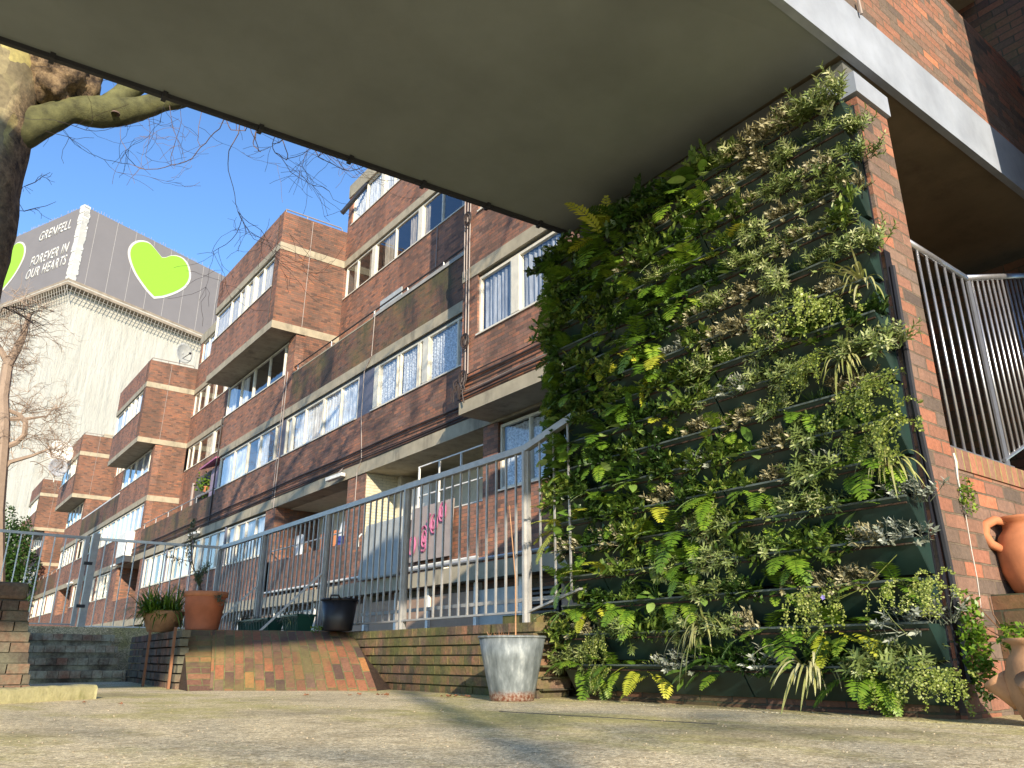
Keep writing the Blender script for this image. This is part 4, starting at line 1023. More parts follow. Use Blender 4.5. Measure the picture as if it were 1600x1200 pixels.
# violet flower on a long runner
t_ = thing('flowering_runner', (XW-.17, 2.06, .30), 'long bare runner with one small violet flower hanging below the variegated shrub', 'plant')
m_ = MB(); m_.tube([(0,.0,.0),(-.03,.09,-.03),(-.06,.19,.01),(-.06,.0,.03)][:3], .0018, 4); m_.tube([(-.02,-.25,.15),(-.05,-.1,.02),(-.06,.06,-.04),(-.06,.2,-.0)], .0018, 4); m_.tube([(-.05,-.1,.02),(-.05,-.2,-.14),(-.05,-.27,-.22)], .0015, 4); m_.build('stem', M['lf_strap'], t_)
m_ = MB()
for a in range(5): leaf(m_, (-.065,.12,-.02), (-.2,math.cos(a*1.257),math.sin(a*1.257)), (1,0,0), .014, .012, 0, 2, .5)
m_.build('flower', M['lf_flower'], t_)

# ================================================================== RIGHT SIDE: low wall, railing, urns, plants
rw = thing('garden_wall', (5, 1.9, G), 'low red brick wall with soldier coping running right from the pier under the steel railing', 'wall')
def rpart(mb, name, mat, **kw): o = mb.build(name, mat, rw, **kw); unparent_offset(o, rw); return o
m_ = MB(); m_.box(4.14, 9, Y0+.012, 2.0, G, .92); rpart(m_, 'wall', M['brick_near'])
M['brick_cope'] = brick('brick_coping', bw=.075, rh=.30, mortar=.011, off=0, mcol=(.30,.28,.10), gain=1.3, dirt=.1, moss=.2)
m_ = MB(); m_.box(4.142, 9, Y0+.002, 2.01, .92, 1.03); rpart(m_, 'coping', M['brick_cope'])
m_ = MB(); m_.box(4.3, 5.6, Y0-.26, Y0+.01, G, .298); rpart(m_, 'ledge', M['brick_dark'])
M['leach'] = plain('white_leaching', (.55,.52,.47), .8)
m_ = MB(); m_.tube([gy(1489,708,Y0-.0), gy(1493,722,Y0-.0), gy(1496,748,Y0-.0), gy(1508,800,Y0-.0), gy(1518,860,Y0-.0), gy(1527,905,Y0-.0), gy(1533,950,Y0-.0)], [.008,.010,.006,.0025,.003,.0025,.002], 5)
rpart(m_, 'lime_streak', M['leach'])
# dark space behind the railing
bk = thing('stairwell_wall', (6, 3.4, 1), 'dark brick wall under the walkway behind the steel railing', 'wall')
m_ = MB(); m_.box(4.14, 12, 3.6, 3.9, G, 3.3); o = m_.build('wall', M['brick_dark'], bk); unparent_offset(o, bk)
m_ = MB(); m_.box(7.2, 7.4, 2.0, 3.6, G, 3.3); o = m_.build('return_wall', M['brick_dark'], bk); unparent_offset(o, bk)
# railing
rr = thing('steel_railing', (4.6, 1.8, 1.05), 'pale galvanised railing with round bars on the brick wall at the right', 'railing')
def rrp(mb, name, mat, **kw): o = mb.build(name, mat, rr, **kw); unparent_offset(o, rr); return o
ya = 1.80
m_ = MB(); m_.tube([(4.2,ya,2.32),(5.05,ya,2.31)], .022, 10); rrp(m_, 'top_rail', M['galv_r'], smooth=True)
m_ = MB(); m_.box(4.15,5.1,ya-.03,ya+.03,1.06,1.072); rrp(m_, 'bottom_rail', M['galv_r'])
for i in range(7): m_ = MB(); x = 4.30+i*.115; m_.tube([(x,ya,1.07),(x,ya,2.31)], .0095, 8); rrp(m_, 'bar', M['galv_r'], smooth=True)
m_ = MB(); m_.box(5.06,5.11,ya-.006,ya+.006,1.0,2.31); rrp(m_, 'post', M['galv_r'])
m_ = MB(); m_.box(4.16,4.21,ya-.03,ya-.02,1.07,1.3); rrp(m_, 'end_plate', M['galv_r'])
dv = Vector((1,.08,.36)); p0 = Vector((5.05,ya,2.31))
m_ = MB(); m_.tube([p0, p0+dv*2.4], .022, 10); rrp(m_, 'stair_rail', M['galv_r'], smooth=True)
m_ = MB(); m_.tube([p0-Vector((0,0,1.2)), p0+dv*2.4-Vector((0,0,1.2))], .012, 8); rrp(m_, 'stair_rail', M['galv_r'])
for i in range(12): q = p0+dv*(.12*(i+1)); m_ = MB(); m_.tube([q, q-Vector((0,0,1.2))], .0095, 8); rrp(m_, 'bar', M['galv_r'], smooth=True)

# upper wall with drain hopper
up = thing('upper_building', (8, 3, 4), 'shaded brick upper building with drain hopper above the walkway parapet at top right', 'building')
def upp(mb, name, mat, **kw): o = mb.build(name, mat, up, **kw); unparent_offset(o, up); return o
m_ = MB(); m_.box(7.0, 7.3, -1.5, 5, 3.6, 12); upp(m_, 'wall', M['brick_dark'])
m_ = MB(); m_.box(5.4, 7.0, 1.9, 5, 5.9, 6.1); upp(m_, 'canopy', M['concrete'])
q = gy(1524, 20, 2.1)
m_ = MB(); m_.lathe([(.03,-.75),(.035,-.25),(.07,.0),(.085,.06),(.06,.06)], 18, (q.x,q.y,q.z)); m_.tube([(q.x-.01,q.y,q.z),(q.x-.02,q.y,q.z+1.2)], .035, 12); upp(m_, 'drain_hopper', M['galv'], smooth=True)
m_ = MB(); m_.box(5.25, 12, -7, .2, G, 9); upp(m_, 'side_block', M['brick_near'])

# urns
def urn(loc, s, mat, label, handles=True, pockets=False, rz=0):
    t_ = thing('terracotta_urn', loc, label, 'urn', None, rz)
    prof = [(.01,0),(.085,0),(.11,.03),(.145,.12),(.155,.22),(.13,.30),(.10,.34),(.10,.37),(.125,.385),(.125,.40),(.10,.40),(.085,.36)]
    m = MB(); m.lathe([(a*s, b*s) for a, b in prof], 32); m.build('body', mat, t_, smooth=True)
    if handles:
        for sg in (-1, 1):
            m = MB(); m.tube([(sg*.09*s,0,.375*s),(sg*.15*s,0,.385*s),(sg*.205*s,0,.36*s),(sg*.22*s,0,.31*s),(sg*.195*s,0,.26*s),(sg*.14*s,0,.23*s)], [.02*s,.024*s,.026*s,.026*s,.024*s,.02*s], 12); m.build('handle', mat, t_, smooth=True)
    if pockets:
        for a in (2.4, 3.9, 5.2, .8):
            m = MB(); c = Vector((math.cos(a), math.sin(a), 0)); b0 = c*.10*s+Vector((0,0,.10*s))
            m.tube([b0, c*.15*s+Vector((0,0,.16*s)), c*.185*s+Vector((0,0,.20*s)), c*.195*s+Vector((0,0,.215*s))], [.05*s,.06*s,.07*s,.074*s], 14); m.build('pocket', mat, t_, smooth=True)
    return t_
q = gy(1622, 928, 1.62)
urn((4.56, 1.60, .30), .98, M['terracotta'], 'smooth orange terracotta urn with loop handles on the brick ledge at the right edge', True, False, -.65)
q = gz(1645, 1142, G)
t_ = urn((3.66, 1.34, G), .82, M['terracotta_old'], 'weathered terracotta strawberry pot with side pockets on the ground at the right edge', False, True, .9)
def bush(name, loc, n, sx, sy, sz, L, mat, label, cat='plant', seed=1, parent=None):
    r = random.Random(seed); m = MB()
    for i in range(n):
        while True:
            d = Vector((r.uniform(-1,1), r.uniform(-1,1), r.uniform(-1,1)))
            if d.length < 1: break
        p = Vector((d.x*sx, d.y*sy, d.z*sz)); l = r.uniform(*L)
        leaf(m, p, Vector((r.gauss(-.4,.6), r.gauss(-.4,.6), r.gauss(.2,.6))), (r.gauss(0,.5),r.gauss(0,.5),1), l, l*.6, .5, 2, r.random())
    o = m.build(name, mat, parent); o.location = loc
    return tag(o, label, cat)
q = gy(1512, 775, Y0-.03); bush('wall_plant', (q.x, q.y, q.z), 200, .055, .035, .10, (.012,.024), M['lf_fern'], 'small bright green plant growing from the brickwork below the white streak', seed=3)
q = gy(1524, 1010, Y0-.07); bush('climbing_weed', (q.x, q.y, q.z), 800, .08, .06, .24, (.018,.035), M['lf_fern'], 'tall green weed climbing the foot of the wall beside the strawberry pot', seed=4)
q = gy(1588, 990, 1.5); bush('pot_herb', (q.x, q.y, q.z-.02), 260, .10, .07, .07, (.02,.04), M['lf_fern'], 'leafy green herb on the ledge above the strawberry pot', seed=5)
t_ = thing('bare_vine', (4.3, 1.62, .1), 'pinkish bare stems trailing across the bricks above the strawberry pot', 'stems')
m_ = MB()
for a, b, c_ in (((1512,952),(1530,975),(1572,1000)),((1520,940),(1548,968),(1590,1012)),((1546,935),(1552,960),(1582,1005)),((1500,950),(1525,990),(1558,996))):
    m_.tube([gy(*a,1.66)-Vector((4.3,1.62,.1)), gy(*b,1.64)-Vector((4.3,1.62,.1)), gy(*c_,1.60)-Vector((4.3,1.62,.1))], .003, 5)
m_.build('stem', M['lf_brown'], t_)

# ================================================================== LOW WALLS, RAMP, STEPS (left)
XL = 3.52
lwv = thing('low_wall', (XL, 6, G), 'low mossy brick retaining wall below the steel fence, behind the zinc tub', 'wall')
def lp(mb, name, mat, **kw): o = mb.build(name, mat, lwv, **kw); unparent_offset(o, lwv); return o
# courses: alternating set back a little, so the deep joints are real
m_ = MB(); rng = random.Random(12)
zt = .245; nc = 7; ch = (zt-(G-.02))/nc
for i in range(nc):
    z0 = G-.02+i*ch; off = (.0 if i % 2 else .012)
    y = 4.3+rng.random()*.1
    while y < 11.5:
        L = (.1075 if i % 2 else .075)+rng.uniform(-.006,.006); o_ = off+rng.uniform(-.004,.004)
        m_.box(XL+o_, XL+.3, y, min(y+L-.004, 11.6), z0+.006, z0+ch-.006, rng.random()); y += L
    m_.box(XL+.03, XL+.29, 4.3, 11.6, z0-.006, z0+.006+.0001*i)
lp(m_, 'courses', M['course_low'])
# brick ramp
rmp = thing('brick_ramp', (2.8, 6.8, G), 'sloping brick faced bank in front of the planters, orange and brown bricks', 'ramp')
A0, C0 = Vector((2.03,7.0,G)), Vector((3.30,6.15,G)); K0 = Vector((2.20,6.98,G))
At, Ct = gd(287, 984, 8.05), gx(548, 993, 3.60); Kt = gd(332, 985, 8.0)
At.z = .25; Ct.z = .25; Kt.z = .25
m_ = MB()
def quad_uv(m, a, b, c, d):                           # a,b bottom ; c,d top ; courses fan up the slope
    a, b, c, d = map(Vector, (a, b, c, d)); Lb = (b-a).length*.96; Ls = ((d-a).length+(c-b).length)/2; nu, nv = 16, 8
    P = lambda u, v: (a.lerp(b, u)).lerp(d.lerp(c, u), v)+Vector((0, 0, .035*math.sin(v*3.14)))
    for i in range(nu):
        for j in range(nv):
            q = [(i/nu, j/nv), ((i+1)/nu, j/nv), ((i+1)/nu, (j+1)/nv), (i/nu, (j+1)/nv)]
            m.face([P(*t_) for t_ in q], 0, [(t_[1]*Ls+3, t_[0]*Lb+3) for t_ in q])
quad_uv(m_, K0, C0, Ct, Kt)
ex = (K0-A0).normalized(); up_ = (At-A0); m_.face([A0, K0, Kt, At], 0, [((p-A0).dot(ex)+.1, (p-A0).length if p in (At,) else (0 if p.z < 0 else up_.length)) for p in (A0, K0, Kt, At)])
o = m_.build('slope', M['brick_ramp'], rmp); unparent_offset(o, rmp)
m_ = MB(); m_.face([At, Kt, Ct, (3.6,11.3,.25), (2.42,10.3,.25)]); m_.face([A0, At, (2.42,10.3,.25), (2.42,10.3,G)]); m_.face([C0,(3.6,6.38,G),(3.6,7,.25),Ct]); o = m_.build('bed', M['soil'], rmp); unparent_offset(o, rmp)
# left retaining wall beside the steps
sw = thing('side_wall', (2.2, 8.6, G), 'dark brick side wall with timber stakes between the steps and the brick bank', 'wall')
m_ = MB(); p0 = Vector((2.04,7.45,0)); p1 = Vector((2.30,10.4,0)); dd = (p1-p0).normalized(); nn = Vector((-dd.y,dd.x,0)); Lw = (p1-p0).length
for i in range(7):
    z0 = G-.02+i*ch; s = 0.
    while s < Lw:
        L = .1075+rng.uniform(-.006,.006); o_ = (.0 if i % 2 else -.012)+rng.uniform(-.004,.004)
        q = p0+dd*s+nn*o_; m_.prism([q+Vector((0,0,z0+.006)), q+dd*(L-.006)+Vector((0,0,z0+.006)), q+dd*(L-.006)-nn*.07+Vector((0,0,z0+.006)), q-nn*.07+Vector((0,0,z0+.006))], (0,0,ch-.012), rng.random()); s += L
o = m_.build('courses', M['course_dark'], sw); unparent_offset(o, sw)
for (a, b) in (((240,985),(227,1068)), ((280,980),(265,1078))):
    P_, Q_ = gx(*a, 2.06), gx(*b, 2.04); P_ = Vector((P_.x-.03,P_.y,min(P_.z,.36))); m_ = MB(); m_.bar((P_.x,P_.y,P_.z),(Q_.x-.02,P_.y-.06,G),.03,.02); o = m_.build('stake', M['dry_leaf'], sw); unparent_offset(o, sw)
# steps
st = thing('steps', (1.8, 10.6, G), 'four worn brick steps rising to the steel gate', 'steps')
for i in range(4):
    m_ = MB(); z1 = G+.138*(i+1)-.02; y0 = 10.3+.28*i; x = 1.15
    while x < 2.24:
        L = .1075+rng.uniform(-.005,.005); m_.box(x, min(x+L-.005,2.26), y0+rng.uniform(-.008,.0), y0+.5, z1-.075, z1+rng.uniform(-.004,.004), rng.random()); x += L
    m_.box(1.13, 2.24, y0+.03, y0+.5, z1-.138, z1-.078); o = m_.build('step', M['course_lichen'], st); unparent_offset(o, st)
m_ = MB(); m_.box(-8, 3.5, 11.55, 16, -1.7, .38); tag(m_.build('terrace', M['ground']), kind='structure')
m_ = MB(); m_.box(-8, 1.13, 10.3, 11.54, G, .36); o = m_.build('flank', M['brick_steps'], st); unparent_offset(o, st)
# brick column with cap
cl = thing('brick_column', (.6, 7.1, G), 'square dark brick gate column with chamfered cap at the left edge', 'column')
cl.location = (.55, 7.3, G); rngc = random.Random(6); m_ = MB(); hh = .81; ncs = 11
for i in range(ncs):
    z0 = hh*i/ncs; z1 = hh*(i+1)/ncs-.008; xr = .355-.15*(i/ncs); cap_ = i >= ncs-2
    if cap_: continue
    x = -.35
    while x < xr-.01:
        L = (.215 if i % 2 else .1075)+rngc.uniform(-.006,.006); x2 = x+L-.008
        if xr-x2 < .05: x2 = xr+rngc.uniform(-.004,.004)
        m_.box(x, x2, -.3+rngc.uniform(-.004,.006), .3, z0, z1, rngc.random()*.8); x = x2+.008
    m_.box(-.35, xr-.01, -.288, .29, z1-.001, z1+.009+.0001*i, 0)
m_.build('shaft', M['course_dark'], cl)
m_ = MB(); m_.box(-.352,.225,-.31,.31,hh*(ncs-2)/ncs,hh-.02,.3); m_.build('cap', M['course_dark'], cl, bevel=.03)
# mossy kerb
kb = thing('kerb_stone', (.6, 6.1, G), 'low moss covered kerb stone lying on the ground before the column', 'kerb')
e1 = gz(0, 1100, G); e2 = gz(150, 1092, G)
m_ = MB(); d_ = (e2-e1).normalized(); nrm = Vector((-d_.y, d_.x, 0)); o_ = e1-d_*1.
sec = [(0,0),(0,.07),(.015,.085),(.07,.088),(.125,.085),(.14,.07),(.14,0)]; ns = 60; Lk = (e2-o_).length
for i in range(ns+1):
    for a_, z_ in sec:
        q = o_+d_*(Lk*i/ns)+nrm*a_+Vector((0,0,z_)); k_ = noise.noise(q*9)+.6*noise.noise(q*23); q = q+(nrm*(-.5 if a_ < .07 else .5)+Vector((0,0,1)))*(.008*k_ if z_ else 0)
        m_.v.append(tuple(q))
for i in range(ns):
    for j in range(6): b_ = i*7+j; m_.f.append((b_, b_+7, b_+8, b_+1)); m_.c.append(0); m_.mi.append(0); m_.uv.append([(0,0)]*4)
for b_ in (0, ns*7): m_.f.append(tuple(b_+j for j in range(7))); m_.c.append(0); m_.mi.append(0); m_.uv.append([(0,0)]*7)
o = m_.build('stone', M['kerb'], kb, smooth=True); unparent_offset(o, kb)

# ================================================================== STEEL FENCE
XF = 3.62
fn = thing('steel_fence', (XF, 8, .25), 'long grey steel bar fence on the low wall with sloping braces behind the planters', 'fence')
def fp(mb, name, mat='galv', **kw): o = mb.build(name, M[mat], fn, **kw); unparent_offset(o, fn); return o
posts = [gx(822,700,XF).y, gx(638,757,XF).y, gx(515,797,XF).y, gx(415,833,XF).y, gx(345,857,XF).y]
ztop = gx(638,760,XF).z; zbot = .31
m_ = MB(); m_.box(XF-.025, XF+.025, posts[0], posts[-1], ztop-.03, ztop+.02); fp(m_, 'top_rail')
m_ = MB(); m_.box(XF-.02, XF+.02, posts[0], posts[-1], zbot, zbot+.015); fp(m_, 'bottom_rail')
for y in posts: m_ = MB(); m_.box(XF-.035, XF+.035, y-.012, y+.012, .2, ztop-.03); m_.box(XF-.012, XF+.012, y-.035, y+.035, .2, ztop-.03); fp(m_, 'post')
nb = 0
for a, b in zip(posts[:-1], posts[1:]):
    n = max(1, round((b-a)/.125))
    for i in range(1, n):
        y = a+(b-a)*i/n; m_ = MB(); m_.box(XF-.0075, XF+.0075, y-.0075, y+.0075, zbot, ztop-.02); fp(m_, 'bar'); nb += 1
for y in (posts[2], posts[3]):
    m_ = MB(); m_.bar((XF-.04,y,.86),(XF-.62,y+.12,.25),.045,.02); fp(m_, 'brace')
# lower mid rail (bottom bay structure)
m_ = MB(); m_.box(XF+.3, XF+.33, posts[0]-.2, posts[1]+1.4, .42, .45); fp(m_, 'kick_rail')
# rising end section
pe = gx(886, 653, XF); s0 = Vector((XF, posts[0], ztop-.005)); s1 = Vector((XF, pe.y-.1, pe.z))
m_ = MB(); m_.bar(s0, s1, .05, .05); fp(m_, 'rising_rail')
b0 = Vector((XF, posts[0], zbot)); b1 = Vector((XF, s1.y, zbot+(s1.z-s0.z))); m_ = MB(); m_.bar(b0, b1, .03, .015); fp(m_, 'rising_rail')
for i in range(1, 4):
    f = i/3.6; q = s0+(s1-s0)*f; r_ = b0+(b1-b0)*f; m_ = MB(); m_.box(XF-.006,XF+.006,q.y-.006,q.y+.006,r_.z,q.z); fp(m_, 'bar')
# left wing with gate
ptop = [Vector((XF, posts[-1], ztop)), gz(150, 842, ztop), gz(0, 829, ztop)]
ptop[1].z = ptop[0].z; ptop[2].z = ptop[0].z; far = ptop[1]+(ptop[2]-ptop[1])*2
lf = thing('end_fence', tuple(ptop[0])[:2]+(.38,), 'short grey steel fence section between the corner and the gate posts', 'fence')
def wing(root, a, b, zb, nbars, name='bar'):
    m_ = MB(); m_.bar(a, b, .035, .035); o = m_.build('top_rail', M['galv_r'], root); unparent_offset(o, root)
    m_ = MB(); m_.bar(Vector((a.x,a.y,zb)), Vector((b.x,b.y,zb)), .03, .015); o = m_.build('bottom_rail', M['galv_r'], root); unparent_offset(o, root)
    for i in range(1, nbars):
        q = a+(b-a)*(i/nbars); m_ = MB(); m_.bar((q.x,q.y,zb),(q.x,q.y,q.z),.013,.013); o = m_.build(name, M['galv_r'], root); unparent_offset(o, root)
L1 = (ptop[1]-ptop[0]).length; wing(lf, ptop[0], ptop[1], .40, int(L1/.125))
gp = ptop[1]; ud = (ptop[2]-ptop[1]).normalized()
m_ = MB(); m_.bar((gp.x,gp.y,.2),(gp.x,gp.y,gp.z+.07),.085,.085); o = m_.build('gate_post', M['galv'], lf); unparent_offset(o, lf)
gt = thing('steel_gate', (gp.x-.3, gp.y, .38), 'tall steel bar gate at the top of the brick steps', 'gate')
g0 = gp+ud*.1; g1 = g0+ud*2.2
wing(gt, g0, g1, .42, 17)
for q in (g0, g1): m_ = MB(); m_.bar((q.x,q.y,.40),(q.x,q.y,q.z+.03),.05,.05); o = m_.build('stile', M['galv'], gt); unparent_offset(o, gt)
for z in (.65, 1.2): m_ = MB(); m_.bar((gp.x,gp.y-.04,z),(g0.x,g0.y-.04,z),.03,.04); o = m_.build('hinge', M['dark_metal'], gt); unparent_offset(o, gt)

# ================================================================== POTS ON THE BED
def pot(name, loc, prof, mat, label, cat, extra=None, n=32, rz=0):
    t_ = thing(name, loc, label, cat, None, rz); m_ = MB(); m_.lathe(prof, n); m_.build('body', mat, t_, smooth=True)
    if extra: extra(t_)
    return t_
def soil(z, r):
    def f(t_): m_ = MB(); m_.lathe([(.0,z),(r,z)], 20); m_.build('soil', M['soil'], t_)
    return f
q = gd(316, 976, 8.25); q.z = .25
def rim(t_):
    soil(.36, .2)(t_)
    m_ = MB(); m_.lathe([(.225,.36),(.24,.365),(.245,.415),(.235,.42),(.215,.42),(.21,.37)], 36); m_.build('rim', M['terracotta'], t_, smooth=True)
M['terra_big'] = plain('orange_planter', (.42,.13,.06), .6, var=.25, scale=5)
pot('terracotta_planter', q, [(.01,0),(.175,0),(.18,.02),(.205,.22),(.21,.225),(.222,.36)], M['terra_big'], 'large orange terracotta planter with thick rim on top of the brick bank', 'planter', rim).scale = (.84,.84,.84)
t_ = thing('woody_shrub', (q.x-.02, q.y, q.z+.30), 'sparse leggy grey green shrub growing in the large orange planter', 'plant')
m_ = MB(); rng = random.Random(31); mL = MB()
def stem(p, d, L, depth):
    pts = [p]; k = 7
    for i in range(k):
        p = p+d*(L/k); d = (d+Vector((rng.gauss(0,.1),rng.gauss(0,.1),rng.gauss(0,.08)))).normalized(); pts.append(p)
        if i > 1:
            for _ in range(16 if depth else 8):
                l = rng.uniform(.025,.05); leaf(mL, p+Vector((rng.gauss(0,.015),rng.gauss(0,.015),rng.gauss(0,.015))), (rng.gauss(0,1),rng.gauss(0,1),rng.gauss(0,.8)), (0,0,1), l, l*.3, .4, 2, rng.random())
        if depth < 1 and i in (2,3,4,5): stem(p, (d+Vector((rng.gauss(0,.5),rng.gauss(0,.5),rng.gauss(.1,.4)))).normalized(), L*.45, depth+1)
    m_.tube(pts, .006/(depth+1), 5)
stem(Vector((0,0,0)), Vector((-.42,.12,.9)).normalized(), .62, 0); stem(Vector((.03,0,0)), Vector((-.5,-.2,.4)).normalized(), .3, 0); stem(Vector((.05,-.1,.05)), Vector((.1,-.6,-.3)).normalized(), .22, 1); stem(Vector((-.05,.0,0)), Vector((-.7,0,.1)).normalized(), .22, 1)
m_.build('stem', M['twig'], t_); mL.build('foliage', leafmat('greygreen', (.05,.08,.05), (.10,.15,.09), (.2,.27,.15)), t_)
# tilted clay trough with grass at left
q = gd(252, 985, 8.9); q.z = .25
t_ = thing('clay_pot', q, 'brown clay pot half hidden by grassy green plants left of the orange planter', 'pot')
m_ = MB(); m_.lathe([(.01,0),(.13,0),(.2,.17),(.205,.2),(.19,.2)], 26); m_.build('body', M['terracotta_old'], t_, smooth=True)
m_ = MB(); rng = random.Random(9)
for i in range(800):
    d = Vector((rng.gauss(-.25,.75),rng.gauss(0,.6),rng.gauss(.8,.4))).normalized(); leaf(m_, (rng.uniform(-.18,.12),rng.uniform(-.15,.15),.17), d, (0,0,1), rng.uniform(.12,.36), .014, rng.uniform(.6,2.4), 4, rng.random())
o = m_.build('grass_plant', M['lf_fern'], None); o.location = q; tag(o, 'thick bright green grassy plant growing in the brown clay pot', 'plant')
# two green troughs
def window_box(q, L, rz, label, seed, ribs=11):
    t_ = thing('window_box', q, label, 'trough', 'green plastic window boxes on the bank', rz); m = MB(); h = .17; w0, w1 = .07, .095
    m.prism([(-w0,-L/2+.03,0),(w0,-L/2+.03,0),(w0,L/2-.03,0),(-w0,L/2-.03,0)], (0,0,.01))
    for sx in (-1, 1):
        m.face([(sx*w0,-L/2+.03,0),(sx*w0,L/2-.03,0),(sx*w1,L/2,h),(sx*w1,-L/2,h)])
        for i in range(ribs):
            y = -L/2+.05+(L-.1)*i/(ribs-1); m.bar((sx*(w0+.002),y*.96,.01),(sx*(w1+.002),y,h-.03),.018,.01)
    for sy in (-1, 1): m.face([(-w0,sy*(L/2-.03),0),(w0,sy*(L/2-.03),0),(w1,sy*L/2,h),(-w1,sy*L/2,h)])
    for sx in (-1,1): m.box(sx*w1-.01, sx*w1+.01, -L/2-.01, L/2+.01, h-.012, h+.008)
    for sy in (-1,1): m.box(-w1, w1, sy*L/2-.01, sy*L/2+.01, h-.0121, h+.0079)
    m.build('box', M['green_plastic'], t_); s_ = MB(); s_.box(-w1+.01,w1-.01,-L/2+.01,L/2-.01,h-.03,h-.015); s_.build('soil', M['soil'], t_)
    r = random.Random(seed); d_ = MB()
    for i in range(int(L*420)):
        y = r.uniform(-L/2,L/2)
        if r.random() < .45: y = -L/2+abs(r.gauss(0,.08)) if False else L/2-abs(r.gauss(0,.1))
        leaf(d_, (r.uniform(-w1,w1),y,h-.02), (r.gauss(-.2,.6),r.gauss(0,.6),abs(r.gauss(.4,.5))), (0,0,1), r.uniform(.06,.2), .009, r.uniform(.5,3.), 4, r.random())
    d_.build('withered_growth', leafmat('withered_%d' % seed, (.05,.045,.03), (.14,.12,.08), (.26,.28,.20), .8, .05), t_)
    return t_
q1 = gx(405, 983, 3.38); q1.z = .25; window_box(q1, .98, 0, 'longer dark green ribbed window box with withered growth beside the orange planter', 5)
q2 = gx(463, 985, 3.36); q2.z = .25; q2.y -= .02; 
t_ = window_box(q2, .42, 0, 'shorter dark green window box between the longer one and the black tub', 6, 6)
m_ = MB(); rng = random.Random(77)
for i in range(14): leaf(m_, (-.09,.0,.12), (rng.gauss(-.5,.4),rng.gauss(0,.8),rng.gauss(.1,.8)), (0,0,1), rng.uniform(.08,.15), .008, .8, 4, rng.random())
o = m_.build('young_spider_plant', M['lf_strap'], None); o.location = q2+Vector((0,0,0)); tag(o, 'small pale striped plant sprouting at the front of the shorter window box', 'plant')
# black tub
q = gx(527, 990, 3.42); q.z = .25
def tubx(t_):
    m_ = MB(); m_.lathe([(.168,.275),(.182,.28),(.182,.295),(.165,.295)], 36); m_.build('rim', M['black_plastic'], t_, smooth=True)
    for a in (.9, .9+math.pi):
        m_ = MB(); c = Vector((math.cos(a), math.sin(a), 0)); s_ = Vector((-c.y, c.x, 0)); m_.tube([c*.18+s_*-.05+Vector((0,0,.28)), c*.21+s_*-.035+Vector((0,0,.315)), c*.21+s_*.035+Vector((0,0,.315)), c*.18+s_*.05+Vector((0,0,.28))], .009, 8); m_.build('handle', M['black_plastic'], t_, smooth=True)
pot('black_tub', q, [(.01,0),(.13,0),(.138,.01),(.17,.28),(.16,.28),(.13,.03),(.01,.025)], M['black_plastic'], 'round black plastic tub with two handles at the right end of the bank', 'tub', tubx, 40)
bush('weed', (q.x-.16, q.y+.12, .27), 90, .06, .06, .03, (.012,.025), M['lf_fern'], 'small green weed at the foot of the black tub', seed=8)
# zinc tub with cane on the ground
q = gz(800, 1100, G); s = q.length; 
zq = gd(800, 1099, 5.28); q = Vector((zq.x, zq.y, G))
def zinc(t_):
    soil(.345, .19)(t_)
    m_ = MB(); m_.tube([(.215*math.cos(a*math.pi/24), .215*math.sin(a*math.pi/24), .38) for a in range(49)], .008, 6); m_.build('rim', M['zinc'], t_, smooth=True)
pot('zinc_tub', q, [(.01,0),(.135,0),(.14,.01),(.146,.05),(.19,.25),(.215,.38),(.205,.38),(.185,.28)], M['zinc'], 'tall weathered zinc tub with rusty base standing on the ground before the low wall', 'tub', zinc, 48)
m_ = MB(); m_.tube([(0,0,0),(.0,.0,.4),(-.03,.03,.9)], [.005,.004,.003], 6); o = m_.build('bamboo_cane', M['terracotta_old'], None); o.location = (q.x+.03, q.y, G+.34); tag(o, 'thin tan cane standing upright in the zinc tub', 'cane')
m_ = MB(); rng = random.Random(5)
for i in range(40): leaf(m_, (rng.uniform(-.14,.02),rng.uniform(-.1,.1),0), (rng.gauss(0,.4),rng.gauss(0,.4),1), (0,1,0), rng.uniform(.03,.09), .008, .5, 3, rng.random())
o = m_.build('dry_seedling', M['lf_brown'], None); o.location = (q.x, q.y, G+.345); tag(o, 'tuft of dry brown seedlings on the soil of the zinc tub', 'plant')

# fallen leaves, drain cover
rng = random.Random(41)
spots = [(715,1089,3),(735,1089,2),(590,1087,2),(560,1087,2),(470,1089,1),(120,1099,1),(195,1101,1),(700,1090,2)]
kk = 0
for (px_, py_, n) in spots:
    for j in range(n):
        q = gz(px_+rng.uniform(-14,14), py_+rng.uniform(-1.5,1.5), G); m_ = MB(); s_ = rng.uniform(.015,.032) if q.length > 3 else rng.uniform(.01,.018); a0 = rng.random()*6; k = 9
        ring = [Vector((math.cos(a0+6.283*i/k), math.sin(a0+6.283*i/k), 0))*s_*(1 if i % 2 else .6)+Vector((0,0,rng.uniform(.002,.025)*(s_/.03))) for i in range(k)]
        for i in range(k): m_.face([(0,0,.006), ring[i], ring[(i+1)%k]], rng.random())
        o = m_.build('fallen_leaf', M['dry_leaf'], None); o.location = (q.x, q.y, G+.002)
        tag(o, 'curled dry brown leaf lying on the worn ground', 'leaf', 'dry leaves on the ground')
# pebbles : uncountable grit
m_ = MB()
for i in range(500):
    px_ = rng.uniform(-20,1620); py_ = rng.uniform(1092,1215); q = gz(px_, py_, G); s_ = rng.uniform(.001,.0026)*min(3.0, .5+q.length*.35)
    m_.prism([q+Vector((math.cos(a)*s_, math.sin(a)*s_, 0)) for a in (0,1.3,2.5,3.7,5.1)], (rng.gauss(0,.3)*s_, rng.gauss(0,.3)*s_, s_*.8))
tag(m_.build('grit', plain('grit', (.36,.30,.21), .9, var=.5, scale=50), None), 'loose pale grit scattered over the paving', 'grit', kind='stuff')
